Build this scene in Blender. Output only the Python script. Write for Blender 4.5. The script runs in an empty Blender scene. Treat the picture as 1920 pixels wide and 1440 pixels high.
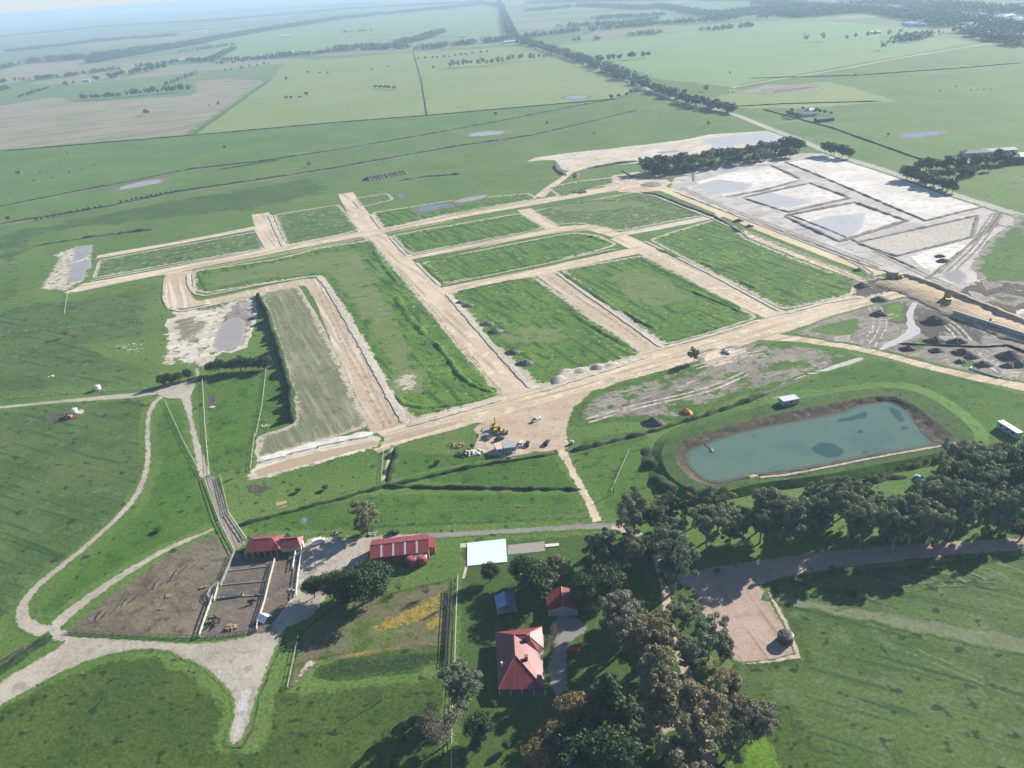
import bpy, bmesh, math, random
import numpy as np
from mathutils import Vector, Matrix, noise as mnoise
from mathutils.geometry import delaunay_2d_cdt
from math import radians, sin, cos, pi, sqrt, atan2, hypot

# ---------------------------------------------------------------- camera, sky, sun, exposure
SC = bpy.context.scene
COL = SC.collection
F, H, PITCH, ROLL = 1500.0, 180.0, radians(26.9), -radians(4.2)
cam_d = bpy.data.cameras.new('camera'); cam = bpy.data.objects.new('camera', cam_d); COL.objects.link(cam)
cam_d.sensor_fit = 'HORIZONTAL'; cam_d.sensor_width = 36.0; cam_d.lens = 36.0 * F / 1920.0
cam_d.clip_start = 1.0; cam_d.clip_end = 90000.0
CM = Matrix.Translation((0, 0, H)) @ Matrix.Rotation(pi/2 - PITCH, 4, 'X') @ Matrix.Rotation(ROLL, 4, 'Z')
cam.matrix_world = CM
SC.camera = cam

SUN_AZ, SUN_EL = radians(53.5), radians(24.0)      # azimuth measured from +Y towards +X
w = bpy.data.worlds.new('World'); SC.world = w; w.use_nodes = True
wn = w.node_tree; wn.nodes.clear()
sky = wn.nodes.new('ShaderNodeTexSky'); sky.sky_type = 'NISHITA'; sky.sun_disc = False
sky.sun_elevation = SUN_EL; sky.sun_rotation = SUN_AZ
sky.air_density = 1.0; sky.dust_density = 0.2; sky.ozone_density = 4.0; sky.altitude = 200
bg = wn.nodes.new('ShaderNodeBackground'); bg.inputs[1].default_value = 0.055
wo = wn.nodes.new('ShaderNodeOutputWorld')
wtc = wn.nodes.new('ShaderNodeTexCoord'); wsp = wn.nodes.new('ShaderNodeSeparateXYZ'); wn.links.new(wtc.outputs['Generated'], wsp.inputs[0])
wmr = wn.nodes.new('ShaderNodeMapRange'); wn.links.new(wsp.outputs[2], wmr.inputs[0])
for _i, _v in ((1, -.02), (2, .16), (3, .9), (4, 0.)): wmr.inputs[_i].default_value = _v
wmx = wn.nodes.new('ShaderNodeMix'); wmx.data_type = 'RGBA'; wn.links.new(wmr.outputs[0], wmx.inputs[0]); wn.links.new(sky.outputs[0], wmx.inputs[6]); wmx.inputs[7].default_value = (6.4, 7.3, 8.2, 1)
wn.links.new(wmx.outputs[2], bg.inputs[0]); wn.links.new(bg.outputs[0], wo.inputs[0])
sl = bpy.data.lights.new('sun', 'SUN'); sl.energy = 5.0; sl.angle = radians(0.5); sl.color = (1.0, 0.93, 0.82)
so = bpy.data.objects.new('sun', sl); COL.objects.link(so)
sd = Vector((sin(SUN_AZ)*cos(SUN_EL), cos(SUN_AZ)*cos(SUN_EL), sin(SUN_EL)))
so.rotation_euler = sd.to_track_quat('Z', 'Y').to_euler(); so.location = (300, 300, 400)
SC.view_settings.view_transform = 'Standard'; SC.view_settings.look = 'None'
SC.view_settings.gamma = 1.0; SC.view_settings.exposure = 1.15
SC.cycles.max_bounces = 5; SC.cycles.diffuse_bounces = 2; SC.cycles.glossy_bounces = 2
SC.cycles.transparent_max_bounces = 4; SC.cycles.volume_bounces = 0; SC.cycles.transmission_bounces = 2
HAZE_DENSITY = 0.000155

# ---------------------------------------------------------------- helpers
MR = np.array(CM.to_3x3())
def G(x, y, z=0.0):
    """point of the world at height z seen at pixel x, y of the 1920x1440 photograph"""
    d = MR @ np.array([(x-960.0)/F, (720.0-y)/F, -1.0])
    t = (z - H)/d[2]
    return np.array([d[0]*t, d[1]*t, z])
def G2(p, z=0.0): return G(p[0], p[1], z)[:2]
def mpp(x, y): # metres across one photograph pixel
    p = G(x, y); return float(np.linalg.norm(p - np.array([0, 0, H])))/F
RS = np.random.RandomState(7)

def tag(o, label=None, cat=None, group=None, kind=None):
    if label: o['label'] = label
    if cat: o['category'] = cat
    if group: o['group'] = group
    if kind: o['kind'] = kind
    return o
def link(name, me, parent=None):
    o = bpy.data.objects.new(name, me); COL.objects.link(o)
    if parent is not None: o.parent = parent
    return o
def empty(name, loc=(0, 0, 0), rz=0.0, label=None, cat=None, group=None):
    o = bpy.data.objects.new(name, None); COL.objects.link(o); o.empty_display_size = 1
    o.location = loc; o.rotation_euler = (0, 0, rz)
    return tag(o, label, cat, group)
def mesh_np(name, verts, faces, mat=None, smooth=False):
    me = bpy.data.meshes.new(name); me.from_pydata([tuple(map(float, v)) for v in verts], [], faces)
    if mat: me.materials.append(mat)
    if smooth: me.polygons.foreach_set('use_smooth', [True]*len(me.polygons))
    me.update(); return me

# ---------------------------------------------------------------- procedural colour groups
def _n(nt, t, **kw):
    n = nt.nodes.new(t)
    for k, v in kw.items():
        if k in ('operation', 'blend_type', 'data_type', 'noise_dimensions', 'feature', 'interpolation_type', 'clamp', 'wave_type', 'bands_direction', 'attribute_name', 'mode'):
            setattr(n, k, v)
        else: n.inputs[k].default_value = v
    return n
def noise(nt, vec, scale, detail=3.0, rough=0.6, dist=0.0):
    n = _n(nt, 'ShaderNodeTexNoise', Scale=scale, Detail=detail, Roughness=rough, Distortion=dist)
    nt.links.new(vec, n.inputs['Vector']); return n.outputs[0]
def ramp(nt, val, lo, hi, smooth=True):
    n = _n(nt, 'ShaderNodeMapRange'); n.interpolation_type = 'SMOOTHSTEP' if smooth else 'LINEAR'
    nt.links.new(val, n.inputs[0]); n.inputs[1].default_value = lo; n.inputs[2].default_value = hi
    return n.outputs[0]
def mixc(nt, f, a, b, mode='MIX'):
    n = nt.nodes.new('ShaderNodeMix'); n.data_type = 'RGBA'; n.blend_type = mode
    for s, v in ((0, f), (6, a), (7, b)):
        if isinstance(v, (int, float)): n.inputs[s].default_value = v
        elif isinstance(v, (tuple, list)): n.inputs[s].default_value = (*v[:3], 1)
        else: nt.links.new(v, n.inputs[s])
    return n.outputs[2]
def math_(nt, op, a, b):
    n = nt.nodes.new('ShaderNodeMath'); n.operation = op
    for i, v in enumerate((a, b)):
        if isinstance(v, (int, float)): n.inputs[i].default_value = v
        else: nt.links.new(v, n.inputs[i])
    return n.outputs[0]

GROUPS = {}
def cgroup(key, c1, c2, c3=None, big=1/70., mid=1/9., fine=0.9, speck=None, streak=None, patch2=None, fine_amt=0.5, fields=False, tracks=None):
    """colour of a ground cover, laid out in world metres.  c1/c2 large drift, c3 mid blotches,
    speck=(colour, threshold, scale), streak=(angle, across scale, along scale, colour, lo, hi)"""
    g = bpy.data.node_groups.new('cover_'+key, 'ShaderNodeTree')
    g.interface.new_socket('Color', in_out='OUTPUT', socket_type='NodeSocketColor')
    g.interface.new_socket('Height', in_out='OUTPUT', socket_type='NodeSocketFloat')
    out = g.nodes.new('NodeGroupOutput'); geo = g.nodes.new('ShaderNodeNewGeometry'); P = geo.outputs['Position']
    c = mixc(g, ramp(g, noise(g, P, big, 4), .35, .65), c1, c2)
    nm = noise(g, P, mid, 4, .65)
    if c3: c = mixc(g, ramp(g, nm, .5, .68), c, c3)
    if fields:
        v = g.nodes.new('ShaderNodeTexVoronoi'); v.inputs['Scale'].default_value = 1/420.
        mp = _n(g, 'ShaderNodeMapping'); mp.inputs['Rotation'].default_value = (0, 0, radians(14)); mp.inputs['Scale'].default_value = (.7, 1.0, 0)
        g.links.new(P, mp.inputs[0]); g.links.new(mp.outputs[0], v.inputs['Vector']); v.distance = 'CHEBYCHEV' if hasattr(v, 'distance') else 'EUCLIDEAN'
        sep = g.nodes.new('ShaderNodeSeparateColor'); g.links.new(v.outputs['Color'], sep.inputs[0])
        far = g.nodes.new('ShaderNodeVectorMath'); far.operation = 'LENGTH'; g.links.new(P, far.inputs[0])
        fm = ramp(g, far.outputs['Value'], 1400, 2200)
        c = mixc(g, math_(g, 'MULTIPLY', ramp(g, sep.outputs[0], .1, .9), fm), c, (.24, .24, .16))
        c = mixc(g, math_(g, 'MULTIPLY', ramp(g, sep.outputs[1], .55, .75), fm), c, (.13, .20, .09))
    if streak:
        a, sx, sy, sc, lo, hi = streak
        rot = g.nodes.new('ShaderNodeVectorRotate'); rot.rotation_type = 'Z_AXIS'; rot.inputs['Angle'].default_value = -a
        g.links.new(P, rot.inputs['Vector'])
        mp = _n(g, 'ShaderNodeMapping'); mp.inputs['Scale'].default_value = (sy, sx, 1)
        g.links.new(rot.outputs[0], mp.inputs[0])
        ns = noise(g, mp.outputs[0], 1.0, 1.5, .5, .3)
        c = mixc(g, ramp(g, ns, lo, hi), c, sc)
        nm = math_(g, 'ADD', nm, math_(g, 'MULTIPLY', ns, .6))
    if patch2:
        pc, ps, lo, hi = patch2
        c = mixc(g, ramp(g, noise(g, P, ps, 5, .7), lo, hi), c, pc)
    if speck:
        sc, th, ss = speck
        c = mixc(g, ramp(g, noise(g, P, ss, 2, .5), th, th+.07), c, sc)
    nf = noise(g, P, fine, 3, .7)
    c = mixc(g, 1.0, c, mixc(g, ramp(g, nf, .25, .75, False), (1-fine_amt,)*3, (1+fine_amt*.7,)*3), 'MULTIPLY')
    g.links.new(c, out.inputs[0])
    g.links.new(math_(g, 'ADD', math_(g, 'MULTIPLY', nf, .6), math_(g, 'MULTIPLY', nm, 1.6)), out.inputs[1])
    GROUPS[key] = g
def ang(a, b):
    p, q = G2(a), G2(b); return atan2(q[1]-p[1], q[0]-p[0])
AA = ang((758, 508), (1000, 725)); AB = ang((800, 795), (1640, 560)); AB2 = ang((160, 525), (700, 430))

MATS = {}
def gmat(top, under=None, en=0.25, cover=0.0, rough=.95, spec=0.15, bump=0.22, nd=4.0):
    """material of a ground sheet: cover `top`, breaking up into cover `under` where the edge attribute falls to 0"""
    key = ('g', top, under, en, cover, rough, spec, bump, nd)
    if key in MATS: return MATS[key]
    m = bpy.data.materials.new('ground_'+top); m.use_nodes = True; nt = m.node_tree; nt.nodes.clear()
    out = nt.nodes.new('ShaderNodeOutputMaterial'); b = nt.nodes.new('ShaderNodeBsdfPrincipled')
    nt.links.new(b.outputs[0], out.inputs[0])
    b.inputs['Roughness'].default_value = rough; b.inputs['Specular IOR Level'].default_value = spec
    gt = nt.nodes.new('ShaderNodeGroup'); gt.node_tree = GROUPS[top]; c = gt.outputs[0]
    if under:
        gu = nt.nodes.new('ShaderNodeGroup'); gu.node_tree = GROUPS[under]
        at = nt.nodes.new('ShaderNodeAttribute'); at.attribute_name = 'edge'
        geo = nt.nodes.new('ShaderNodeNewGeometry')
        no = noise(nt, geo.outputs['Position'], en, nd, .75)
        v = math_(nt, 'ADD', math_(nt, 'SUBTRACT', at.outputs['Fac'], cover), math_(nt, 'MULTIPLY', math_(nt, 'SUBTRACT', no, .5), 3.2 if cover else 1.6))
        c = mixc(nt, ramp(nt, v, .3, .55), gu.outputs[0], c)
    nt.links.new(c, b.inputs['Base Color'])
    bp = nt.nodes.new('ShaderNodeBump'); bp.inputs['Strength'].default_value = bump; bp.inputs['Distance'].default_value = 1.0
    nt.links.new(gt.outputs[1], bp.inputs['Height']); nt.links.new(bp.outputs[0], b.inputs['Normal'])
    MATS[key] = m; return m
def wmat(name, col, rough=.08, wave=.4, col2=None, spec=.5, s2=1/14., under=None, en=.25):
    m = bpy.data.materials.new('water_'+name); m.use_nodes = True; nt = m.node_tree; b = nt.nodes['Principled BSDF']
    geo = nt.nodes.new('ShaderNodeNewGeometry')
    n1 = noise(nt, geo.outputs['Position'], s2, 4)
    c = mixc(nt, ramp(nt, n1, .52, .68), col, col2 or tuple(c*.8 for c in col))
    if under:
        at = nt.nodes.new('ShaderNodeAttribute'); at.attribute_name = 'edge'
        v = math_(nt, 'ADD', at.outputs['Fac'], math_(nt, 'MULTIPLY', math_(nt, 'SUBTRACT', noise(nt, geo.outputs['Position'], en, 4, .6), .5), 1.3))
        c = mixc(nt, ramp(nt, v, .1, 1.0), under, c)
    nt.links.new(c, b.inputs['Base Color'])
    b.inputs['Roughness'].default_value = rough; b.inputs['IOR'].default_value = 1.33; b.inputs['Specular IOR Level'].default_value = spec
    bp = nt.nodes.new('ShaderNodeBump'); bp.inputs['Strength'].default_value = wave*.25; bp.inputs['Distance'].default_value = .3
    nt.links.new(noise(nt, geo.outputs['Position'], 1.6, 2), bp.inputs['Height']); nt.links.new(bp.outputs[0], b.inputs['Normal'])
    return m
def pmat(name, col, rough=.6, metal=0.0, var=.25, scale=1.5, spec=.3, bump=0.0, streak=None):
    """ordinary surface: colour with procedural wear in object space"""
    key = ('p', name)
    if key in MATS: return MATS[key]
    m = bpy.data.materials.new(name); m.use_nodes = True; nt = m.node_tree; b = nt.nodes['Principled BSDF']
    tc = nt.nodes.new('ShaderNodeTexCoord'); mp = _n(nt, 'ShaderNodeMapping')
    if streak: mp.inputs['Scale'].default_value = streak
    nt.links.new(tc.outputs['Object'], mp.inputs[0])
    n1 = noise(nt, mp.outputs[0], scale, 5, .7)
    lo = tuple(c*(1-var) for c in col); hi = tuple(min(1, c*(1+var*.6)) for c in col)
    nt.links.new(mixc(nt, ramp(nt, n1, .3, .7), lo, hi), b.inputs['Base Color'])
    b.inputs['Roughness'].default_value = rough; b.inputs['Metallic'].default_value = metal; b.inputs['Specular IOR Level'].default_value = spec
    if bump:
        bp = nt.nodes.new('ShaderNodeBump'); bp.inputs['Strength'].default_value = bump
        nt.links.new(n1, bp.inputs['Height']); nt.links.new(bp.outputs[0], b.inputs['Normal'])
    MATS[key] = m; return m

# ---------------------------------------------------------------- ground sheets
def inside(pts, poly):
    x, y = pts[:, 0], pts[:, 1]; r = np.zeros(len(pts), bool); n = len(poly)
    for i in range(n):
        x1, y1 = poly[i]; x2, y2 = poly[(i+1) % n]
        if y1 == y2: continue
        c = ((y1 > y) != (y2 > y)) & (x < (x2-x1)*(y-y1)/(y2-y1)+x1)
        r ^= c
    return r
def segdist(pts, A, B):
    best = np.full(len(pts), 1e9)
    for i in range(0, len(A)):
        ab = B[i]-A[i]; L = ab@ab + 1e-9
        t = np.clip(((pts-A[i])@ab)/L, 0, 1); d = pts-(A[i]+t[:, None]*ab)
        np.minimum(best, np.hypot(d[:, 0], d[:, 1]), out=best)
    return best
def densify(poly, step, jit, closed=True, seed=0):
    out = []; n = len(poly); m = n if closed else n-1
    for i in range(m):
        a = np.array(poly[i]); b = np.array(poly[(i+1) % n]); L = np.linalg.norm(b-a); k = max(1, int(L/step))
        for j in range(k): out.append(a+(b-a)*j/k)
    if not closed: out.append(np.array(poly[-1]))
    out = np.array(out)
    if jit:
        for q in range(len(out)):
            p = Vector((out[q][0]/(step*4), out[q][1]/(step*4), seed*3.7))
            out[q][0] += mnoise.fractal(p, 1.0, 2.0, 3)*jit; out[q][1] += mnoise.fractal(p+Vector((31, 17, 5)), 1.0, 2.0, 3)*jit
    return out
def chaikin(p, it=1, closed=True):
    p = [np.array(q, float) for q in p]
    for _ in range(it):
        o = []; n = len(p)
        if not closed: o.append(p[0])
        for i in range(n if closed else n-1):
            a, b = p[i], p[(i+1) % n]; o += [a*.75+b*.25, a*.25+b*.75]
        if not closed: o.append(p[-1])
        p = o
    return p
def offset_strip(c, wd):
    c = np.array(c); t = np.gradient(c, axis=0); t /= np.linalg.norm(t, axis=1)[:, None]+1e-9
    nrm = np.stack([-t[:, 1], t[:, 0]], 1); wd = np.array(wd)[:, None]/2
    return np.concatenate([c+nrm*wd, (c-nrm*wd)[::-1]])
LAYERS = []
def sheet(name, wpoly, mat, fade=2.5, jit=.8, mates=(), z=None, step=None, kind='structure', seed=0, ff=1.0):
    """one ground sheet from a world outline"""
    wpoly = np.array(wpoly); cen = wpoly.mean(0); d = max(150., np.hypot(*cen))
    step = step or max(1.2, d/260.); fade = max(fade, d/350.*ff)
    b = densify(wpoly, step, jit, True, seed)
    A, B = b, np.roll(b, -1, 0); keep = np.ones(len(A), bool); mid = (A+B)/2
    for m in mates: keep &= ~inside(mid, m)
    mn, mx = b.min(0), b.max(0); g = fade*.5
    nx, ny = int((mx[0]-mn[0])/g)+1, int((mx[1]-mn[1])/g)+1
    while nx*ny > 160000: g *= 1.4; nx, ny = int((mx[0]-mn[0])/g)+1, int((mx[1]-mn[1])/g)+1
    gx, gy = np.meshgrid(np.arange(nx)*g+mn[0]+g*.5, np.arange(ny)*g+mn[1]+g*.5)
    gx = gx + (np.arange(ny) % 2)[:, None]*g*.5
    pts = np.stack([gx.ravel(), gy.ravel()], 1); pts = pts[inside(pts, b)]
    if len(pts):
        db = segdist(pts, A, B); pts = pts[(db > g*.35) & (db < fade*1.7)]
    allp = np.concatenate([b, pts]) if len(pts) else b
    r = delaunay_2d_cdt([Vector((p[0]-cen[0], p[1]-cen[1])) for p in allp], [], [list(range(len(b)))], 1, 1e-4)
    V = np.array([(v.x+cen[0], v.y+cen[1]) for v in r[0]]); Fs = r[2]
    e = np.ones(len(V))
    if keep.any(): e = np.clip(segdist(V, A[keep], B[keep])/fade, 0, 1)
    if z is None:
        z = 0.03; bb = (*mn, *mx); bs = b[::max(1, len(b)//120)]
        for (ob, os_, op, oz) in LAYERS:
            if oz+1e-6 < z or ob[0] > bb[2] or ob[2] < bb[0] or ob[1] > bb[3] or ob[3] < bb[1]: continue
            if inside(bs, op).any() or inside(os_, b).any(): z = max(z, oz+(0.006 if d < 700 else .012 if d < 1500 else .04))
        LAYERS.append((bb, bs, b, z))
    me = mesh_np(name, np.column_stack([V, np.full(len(V), z)]), Fs, mat)
    if me.polygons and me.polygons[0].normal.z < 0: me.flip_normals()
    at = me.attributes.new('edge', 'FLOAT', 'POINT'); at.data.foreach_set('value', e.astype(np.float32))
    o = link(name, me); tag(o, kind=kind); return o
def rounded(p, r=4.0):
    p = [np.array(q, float) for q in p]; o = []; n = len(p)
    for i in range(n):
        a, b, c = p[i-1], p[i], p[(i+1) % n]; u, v = a-b, c-b; lu, lv = np.linalg.norm(u), np.linalg.norm(v)
        s0 = b+u/lu*min(r, lu*.4); s1 = b+v/lv*min(r, lv*.4)
        o += [s0, s0*.25+b*.5+s1*.25, s1]
    return o
def poly(name, px, mat, smooth=0, **kw):
    p = [G2(q) for q in px]
    if smooth: p = chaikin(p, smooth)
    return sheet(name, p, mat, **kw)
def strip_poly(px, wd, smooth=1):
    c = [G2(q) for q in px]
    if smooth: c = chaikin(c, smooth, False)
    c = np.array(c); n = len(c)
    if isinstance(wd, (int, float)): ws = np.full(n, float(wd))
    else: ws = np.interp(np.linspace(0, len(wd)-1, n), range(len(wd)), wd)
    c = densify(c, max(4., np.hypot(*c.mean(0))/90), 0, False); ws = np.interp(np.linspace(0, n-1, len(c)), range(n), ws)
    return offset_strip(c, ws)
def ridge(name, pxs, wd, h, mat, top=.45, jit=.35, smooth=0, closed=False, kind='structure', world=False, seed=1, hvar=.3, label=None, cat=None, group=None, z0=0.02, step=None, flat=False):
    """raised bank or kerb with sloping sides following a line"""
    c = [np.array(q, float) if world else G2(q) for q in pxs]
    if smooth: c = chaikin(c, smooth, closed)
    if closed: c = c+[c[0]]
    c = np.array(c); d = max(150, np.hypot(*c.mean(0)))
    c = densify(c, step or max(1.5, d/230.), jit, False, seed)
    t = np.gradient(c, axis=0); t /= np.linalg.norm(t, axis=1)[:, None]+1e-9; nr = np.stack([-t[:, 1], t[:, 0]], 1)
    V = []; prof = [(-.5, 0), (-top/2, 1), (0, 1.04), (top/2, 1), (.5, 0)]
    n = len(c)
    for i in range(n):
        k = 1.0 if closed else min(1, min(i, n-1-i)/2.0)
        a = mnoise.fractal(Vector((c[i][0]/6, c[i][1]/6, seed)), 1, 2, 3)
        for (s, hh) in prof:
            ww = wd*(1+a*.4)*(.4+.6*k); q = c[i]+nr[i]*s*ww
            V.append((q[0], q[1], z0-0.05*(hh == 0) + hh*h*k*(1+a*hvar*2)))
    Fs = [(i*5+j, (i+1)*5+j, (i+1)*5+j+1, i*5+j+1) for i in range(n-1) for j in range(4)]
    me = mesh_np(name, V, Fs, mat, not flat)
    if me.polygons[0].normal.z < 0: me.flip_normals()
    o = link(name, me); tag(o, label, cat, group, kind); return o
def heap(name, px, r, h, mat, ry=None, rot=0, seed=0, label=None, cat='soil heap', group=None, kind=None, world=None, n=14):
    """a dumped mound of soil"""
    p = np.array([*world, 0]) if world is not None else G(*px)
    ry = ry or r; V = []; Fs = []; m = 7
    for i in range(m+1):
        f = i/m
        for j in range(n*2):
            a = j*pi/n; rr = f*(1+.22*mnoise.noise(Vector((cos(a)*1.5, sin(a)*1.5, seed*2.3))))
            x, y = cos(a)*rr*r, sin(a)*rr*ry
            z = h*(1-f**1.3)*(1+.5*mnoise.noise(Vector((x*.8, y*.8, seed)))) - .06*(i == m)
            V.append((x*cos(rot)-y*sin(rot), x*sin(rot)+y*cos(rot), z if i < m else -.1))
    k = n*2
    for i in range(m):
        for j in range(k): Fs.append((i*k+j, (i+1)*k+j, (i+1)*k+(j+1) % k, i*k+(j+1) % k))
    me = mesh_np(name, V, Fs, mat, True); o = link(name, me); o.location = (p[0], p[1], .25)
    tag(o, label, cat, group, kind); return o

def haze():
    m = bpy.data.materials.new('haze'); m.use_nodes = True; nt = m.node_tree; nt.nodes.clear()
    o = nt.nodes.new('ShaderNodeOutputMaterial'); v = nt.nodes.new('ShaderNodeVolumePrincipled')
    v.inputs['Color'].default_value = (.56, .78, 1.0, 1); v.inputs['Density'].default_value = HAZE_DENSITY; v.inputs['Anisotropy'].default_value = 0.1
    nt.links.new(v.outputs[0], o.inputs['Volume'])
    bm = bmesh.new(); bmesh.ops.create_cube(bm, size=1); me = bpy.data.meshes.new('haze'); 
    for q in bm.verts: q.co = (q.co.x*130000, q.co.y*130000, (H+4) if q.co.z > 0 else -1.0)
    bm.to_mesh(me); bm.free(); me.materials.append(m); tag(link('haze', me), kind='stuff')
haze()
# ---------------------------------------------------------------- ground covers
cgroup('pasture', (.082, .155, .032), (.112, .190, .042), (.130, .175, .052), speck=((.030, .062, .017), .63, .22), patch2=((.080, .095, .042), 1/38., .6, .75), fields=True)
cgroup('lush', (.058, .130, .020), (.080, .160, .026), (.042, .100, .018), big=1/50., speck=((.02, .055, .012), .62, .3), patch2=((.11, .15, .02), 1/30., .66, .78))
cgroup('lot', (.078, .165, .022), (.110, .20, .030), (.048, .120, .018), big=1/28., mid=1/9., streak=(AA+.05, .28, .035, (.036, .090, .016), .50, .66), patch2=((.22, .25, .13), 1/7., .66, .80), speck=((.028, .065, .016), .60, .3))
cgroup('lotscrub', (.080, .145, .030), (.110, .175, .040), (.052, .11, .024), big=1/28., mid=1/7., streak=(AB, .28, .05, (.032, .078, .018), .54, .66), patch2=((.34, .34, .25), 1/6., .54, .68), speck=((.02, .05, .014), .62, .35))
cgroup('grassmid', (.052, .100, .026), (.075, .130, .030), (.040, .085, .022), big=1/40., mid=1/10., speck=((.03, .062, .016), .60, .25), patch2=((.085, .10, .04), 1/14., .6, .74))
cgroup('lawn', (.050, .100, .020), (.066, .118, .024), (.060, .09, .026), mid=1/5., speck=((.028, .06, .014), .66, .4), fine_amt=.35)
cgroup('olive', (.050, .092, .018), (.072, .112, .022), (.036, .075, .014), big=1/22., mid=1/6., speck=((.02, .045, .008), .6, .35), patch2=((.12, .20, .02), 1/16., .62, .72))
cgroup('field', (.060, .112, .028), (.092, .142, .040), (.112, .158, .066), big=1/32., mid=1/9., speck=((.025, .058, .018), .61, .2), patch2=((.055, .088, .02), 1/28., .6, .7), streak=(radians(-28), .35, .02, (.038, .085, .026), .55, .7))
cgroup('yellowgreen', (.10, .20, .02), (.13, .22, .02), (.07, .14, .018), mid=1/4.)
cgroup('rank', (.024, .052, .016), (.036, .07, .02), (.055, .075, .035), mid=1/4., fine_amt=.8, speck=((.10, .12, .05), .68, .25))
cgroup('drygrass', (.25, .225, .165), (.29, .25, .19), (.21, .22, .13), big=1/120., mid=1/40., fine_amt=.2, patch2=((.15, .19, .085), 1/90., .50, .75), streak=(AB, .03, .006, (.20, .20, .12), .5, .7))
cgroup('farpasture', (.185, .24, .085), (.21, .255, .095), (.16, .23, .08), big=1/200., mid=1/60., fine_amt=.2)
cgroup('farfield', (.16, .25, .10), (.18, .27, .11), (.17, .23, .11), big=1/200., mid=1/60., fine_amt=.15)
cgroup('track', (.49, .40, .285), (.59, .49, .36), (.66, .57, .44), big=1/40., mid=1/6., fine_amt=.22, streak=(AA, .3, .02, (.38, .31, .23), .5, .7))
cgroup('track2', (.50, .405, .29), (.61, .505, .37), (.70, .61, .48), big=1/40., mid=1/6., fine_amt=.22, streak=(AB, .3, .02, (.38, .31, .22), .48, .68), patch2=((.34, .28, .21), 1/12., .62, .74))
cgroup('rut', (.45, .36, .26), (.50, .40, .29), (.38, .30, .21), mid=1/4., fine_amt=.3, streak=(AA, .3, .02, (.62, .54, .44), .52, .68), patch2=((.26, .20, .14), 1/9., .6, .7))
cgroup('yellowclay', (.52, .43, .28), (.60, .51, .35), (.46, .38, .25), mid=1/10., fine_amt=.12, streak=(ang((1265, 362), (1640, 505)), .7, .02, (.64, .55, .38), .5, .7))
cgroup('browndirt', (.30, .23, .16), (.40, .31, .21), (.22, .17, .12), mid=1/5., fine_amt=.3, streak=(ang((1700, 540), (1900, 615)), .8, .04, (.50, .40, .27), .5, .66))
cgroup('pale', (.48, .42, .345), (.60, .54, .46), (.38, .33, .27), big=1/30., mid=1/7., fine_amt=.25, patch2=((.27, .23, .18), 1/11., .58, .72), streak=(AB, .25, .03, (.66, .61, .53), .54, .7))
cgroup('kerbsoil', (.46, .41, .34), (.56, .51, .43), (.36, .32, .265), mid=1/3., fine_amt=.3)
cgroup('yarddirt', (.44, .34, .25), (.50, .40, .30), (.36, .28, .21), big=1/16., mid=1/5., fine_amt=.25, patch2=((.24, .18, .13), 1/9., .58, .72))
cgroup('verge', (.42, .37, .30), (.50, .45, .37), (.30, .29, .20), mid=1/3., fine_amt=.3)
cgroup('white', (.56, .53, .49), (.70, .67, .63), (.44, .41, .375), big=1/40., mid=1/7., fine_amt=.12, streak=(AB, .35, .02, (.52, .49, .47), .58, .72))
cgroup('wetsheen', (.40, .37, .34), (.54, .51, .48), (.30, .275, .26), big=1/30., mid=1/9., fine_amt=.22, streak=(AB, .3, .03, (.34, .31, .30), .58, .7), patch2=((.28, .25, .24), 1/16., .6, .7))  # bright reflection off the wet ground is put into this pale colour
cgroup('greymud', (.20, .175, .15), (.28, .25, .22), (.12, .105, .09), big=1/25., mid=1/5., fine_amt=.4, patch2=((.42, .39, .34), 1/7., .58, .68), streak=(AB, .8, .06, (.36, .33, .29), .58, .68))
cgroup('darkmud', (.075, .062, .052), (.11, .09, .075), (.05, .042, .036), big=1/18., mid=1/4., fine_amt=.4, patch2=((.17, .14, .10), 1/10., .58, .7), streak=(radians(72), .7, .07, (.17, .14, .11), .60, .70))
cgroup('wetdark', (.085, .075, .068), (.14, .125, .11), (.055, .05, .045), mid=1/4., fine_amt=.4, patch2=((.45, .42, .38), 1/6., .6, .7))
cgroup('spoil', (.40, .36, .31), (.52, .47, .41), (.30, .27, .23), mid=1/2.5, fine_amt=.35)
cgroup('darkspoil', (.10, .088, .075), (.17, .15, .13), (.07, .06, .05), mid=1/3., fine_amt=.45)
cgroup('stripedlot', (.15, .165, .085), (.20, .20, .12), (.12, .15, .065), big=1/60., mid=1/8., fine_amt=.3, streak=(AA, .35, .03, (.27, .27, .17), .44, .72))
cgroup('gravel', (.36, .32, .265), (.44, .40, .335), (.28, .25, .205), big=1/25., mid=1/4., fine_amt=.25, patch2=((.44, .42, .38), 1/12., .56, .68))
cgroup('bitumen', (.22, .21, .195), (.27, .255, .235), (.19, .18, .165), mid=1/5., fine_amt=.15)
cgroup('pinkgravel', (.37, .275, .225), (.43, .325, .27), (.33, .25, .205), big=1/25., mid=1/4., fine_amt=.18, streak=(ang((1380, 1100), (1460, 1215)), .4, .05, (.30, .215, .175), .6, .72))
cgroup('yard', (.12, .10, .085), (.16, .135, .115), (.19, .165, .14), big=1/14., mid=1/3.5, fine_amt=.25, patch2=((.17, .115, .08), 1/11., .52, .64))
cgroup('lane', (.25, .225, .19), (.30, .27, .23), (.20, .18, .15), mid=1/3., fine_amt=.25, streak=(ang((430, 965), (455, 1025)), 1.6, .04, (.17, .15, .13), .5, .62))
cgroup('rough', (.15, .125, .08), (.10, .15, .04), (.16, .15, .08), big=1/14., mid=1/3., fine_amt=.4, patch2=((.07, .11, .02), 1/7., .5, .62))
cgroup('yellowflower', (.34, .21, .05), (.27, .21, .045), (.10, .16, .02), big=1/6., mid=1/2., fine_amt=.4)
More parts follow.
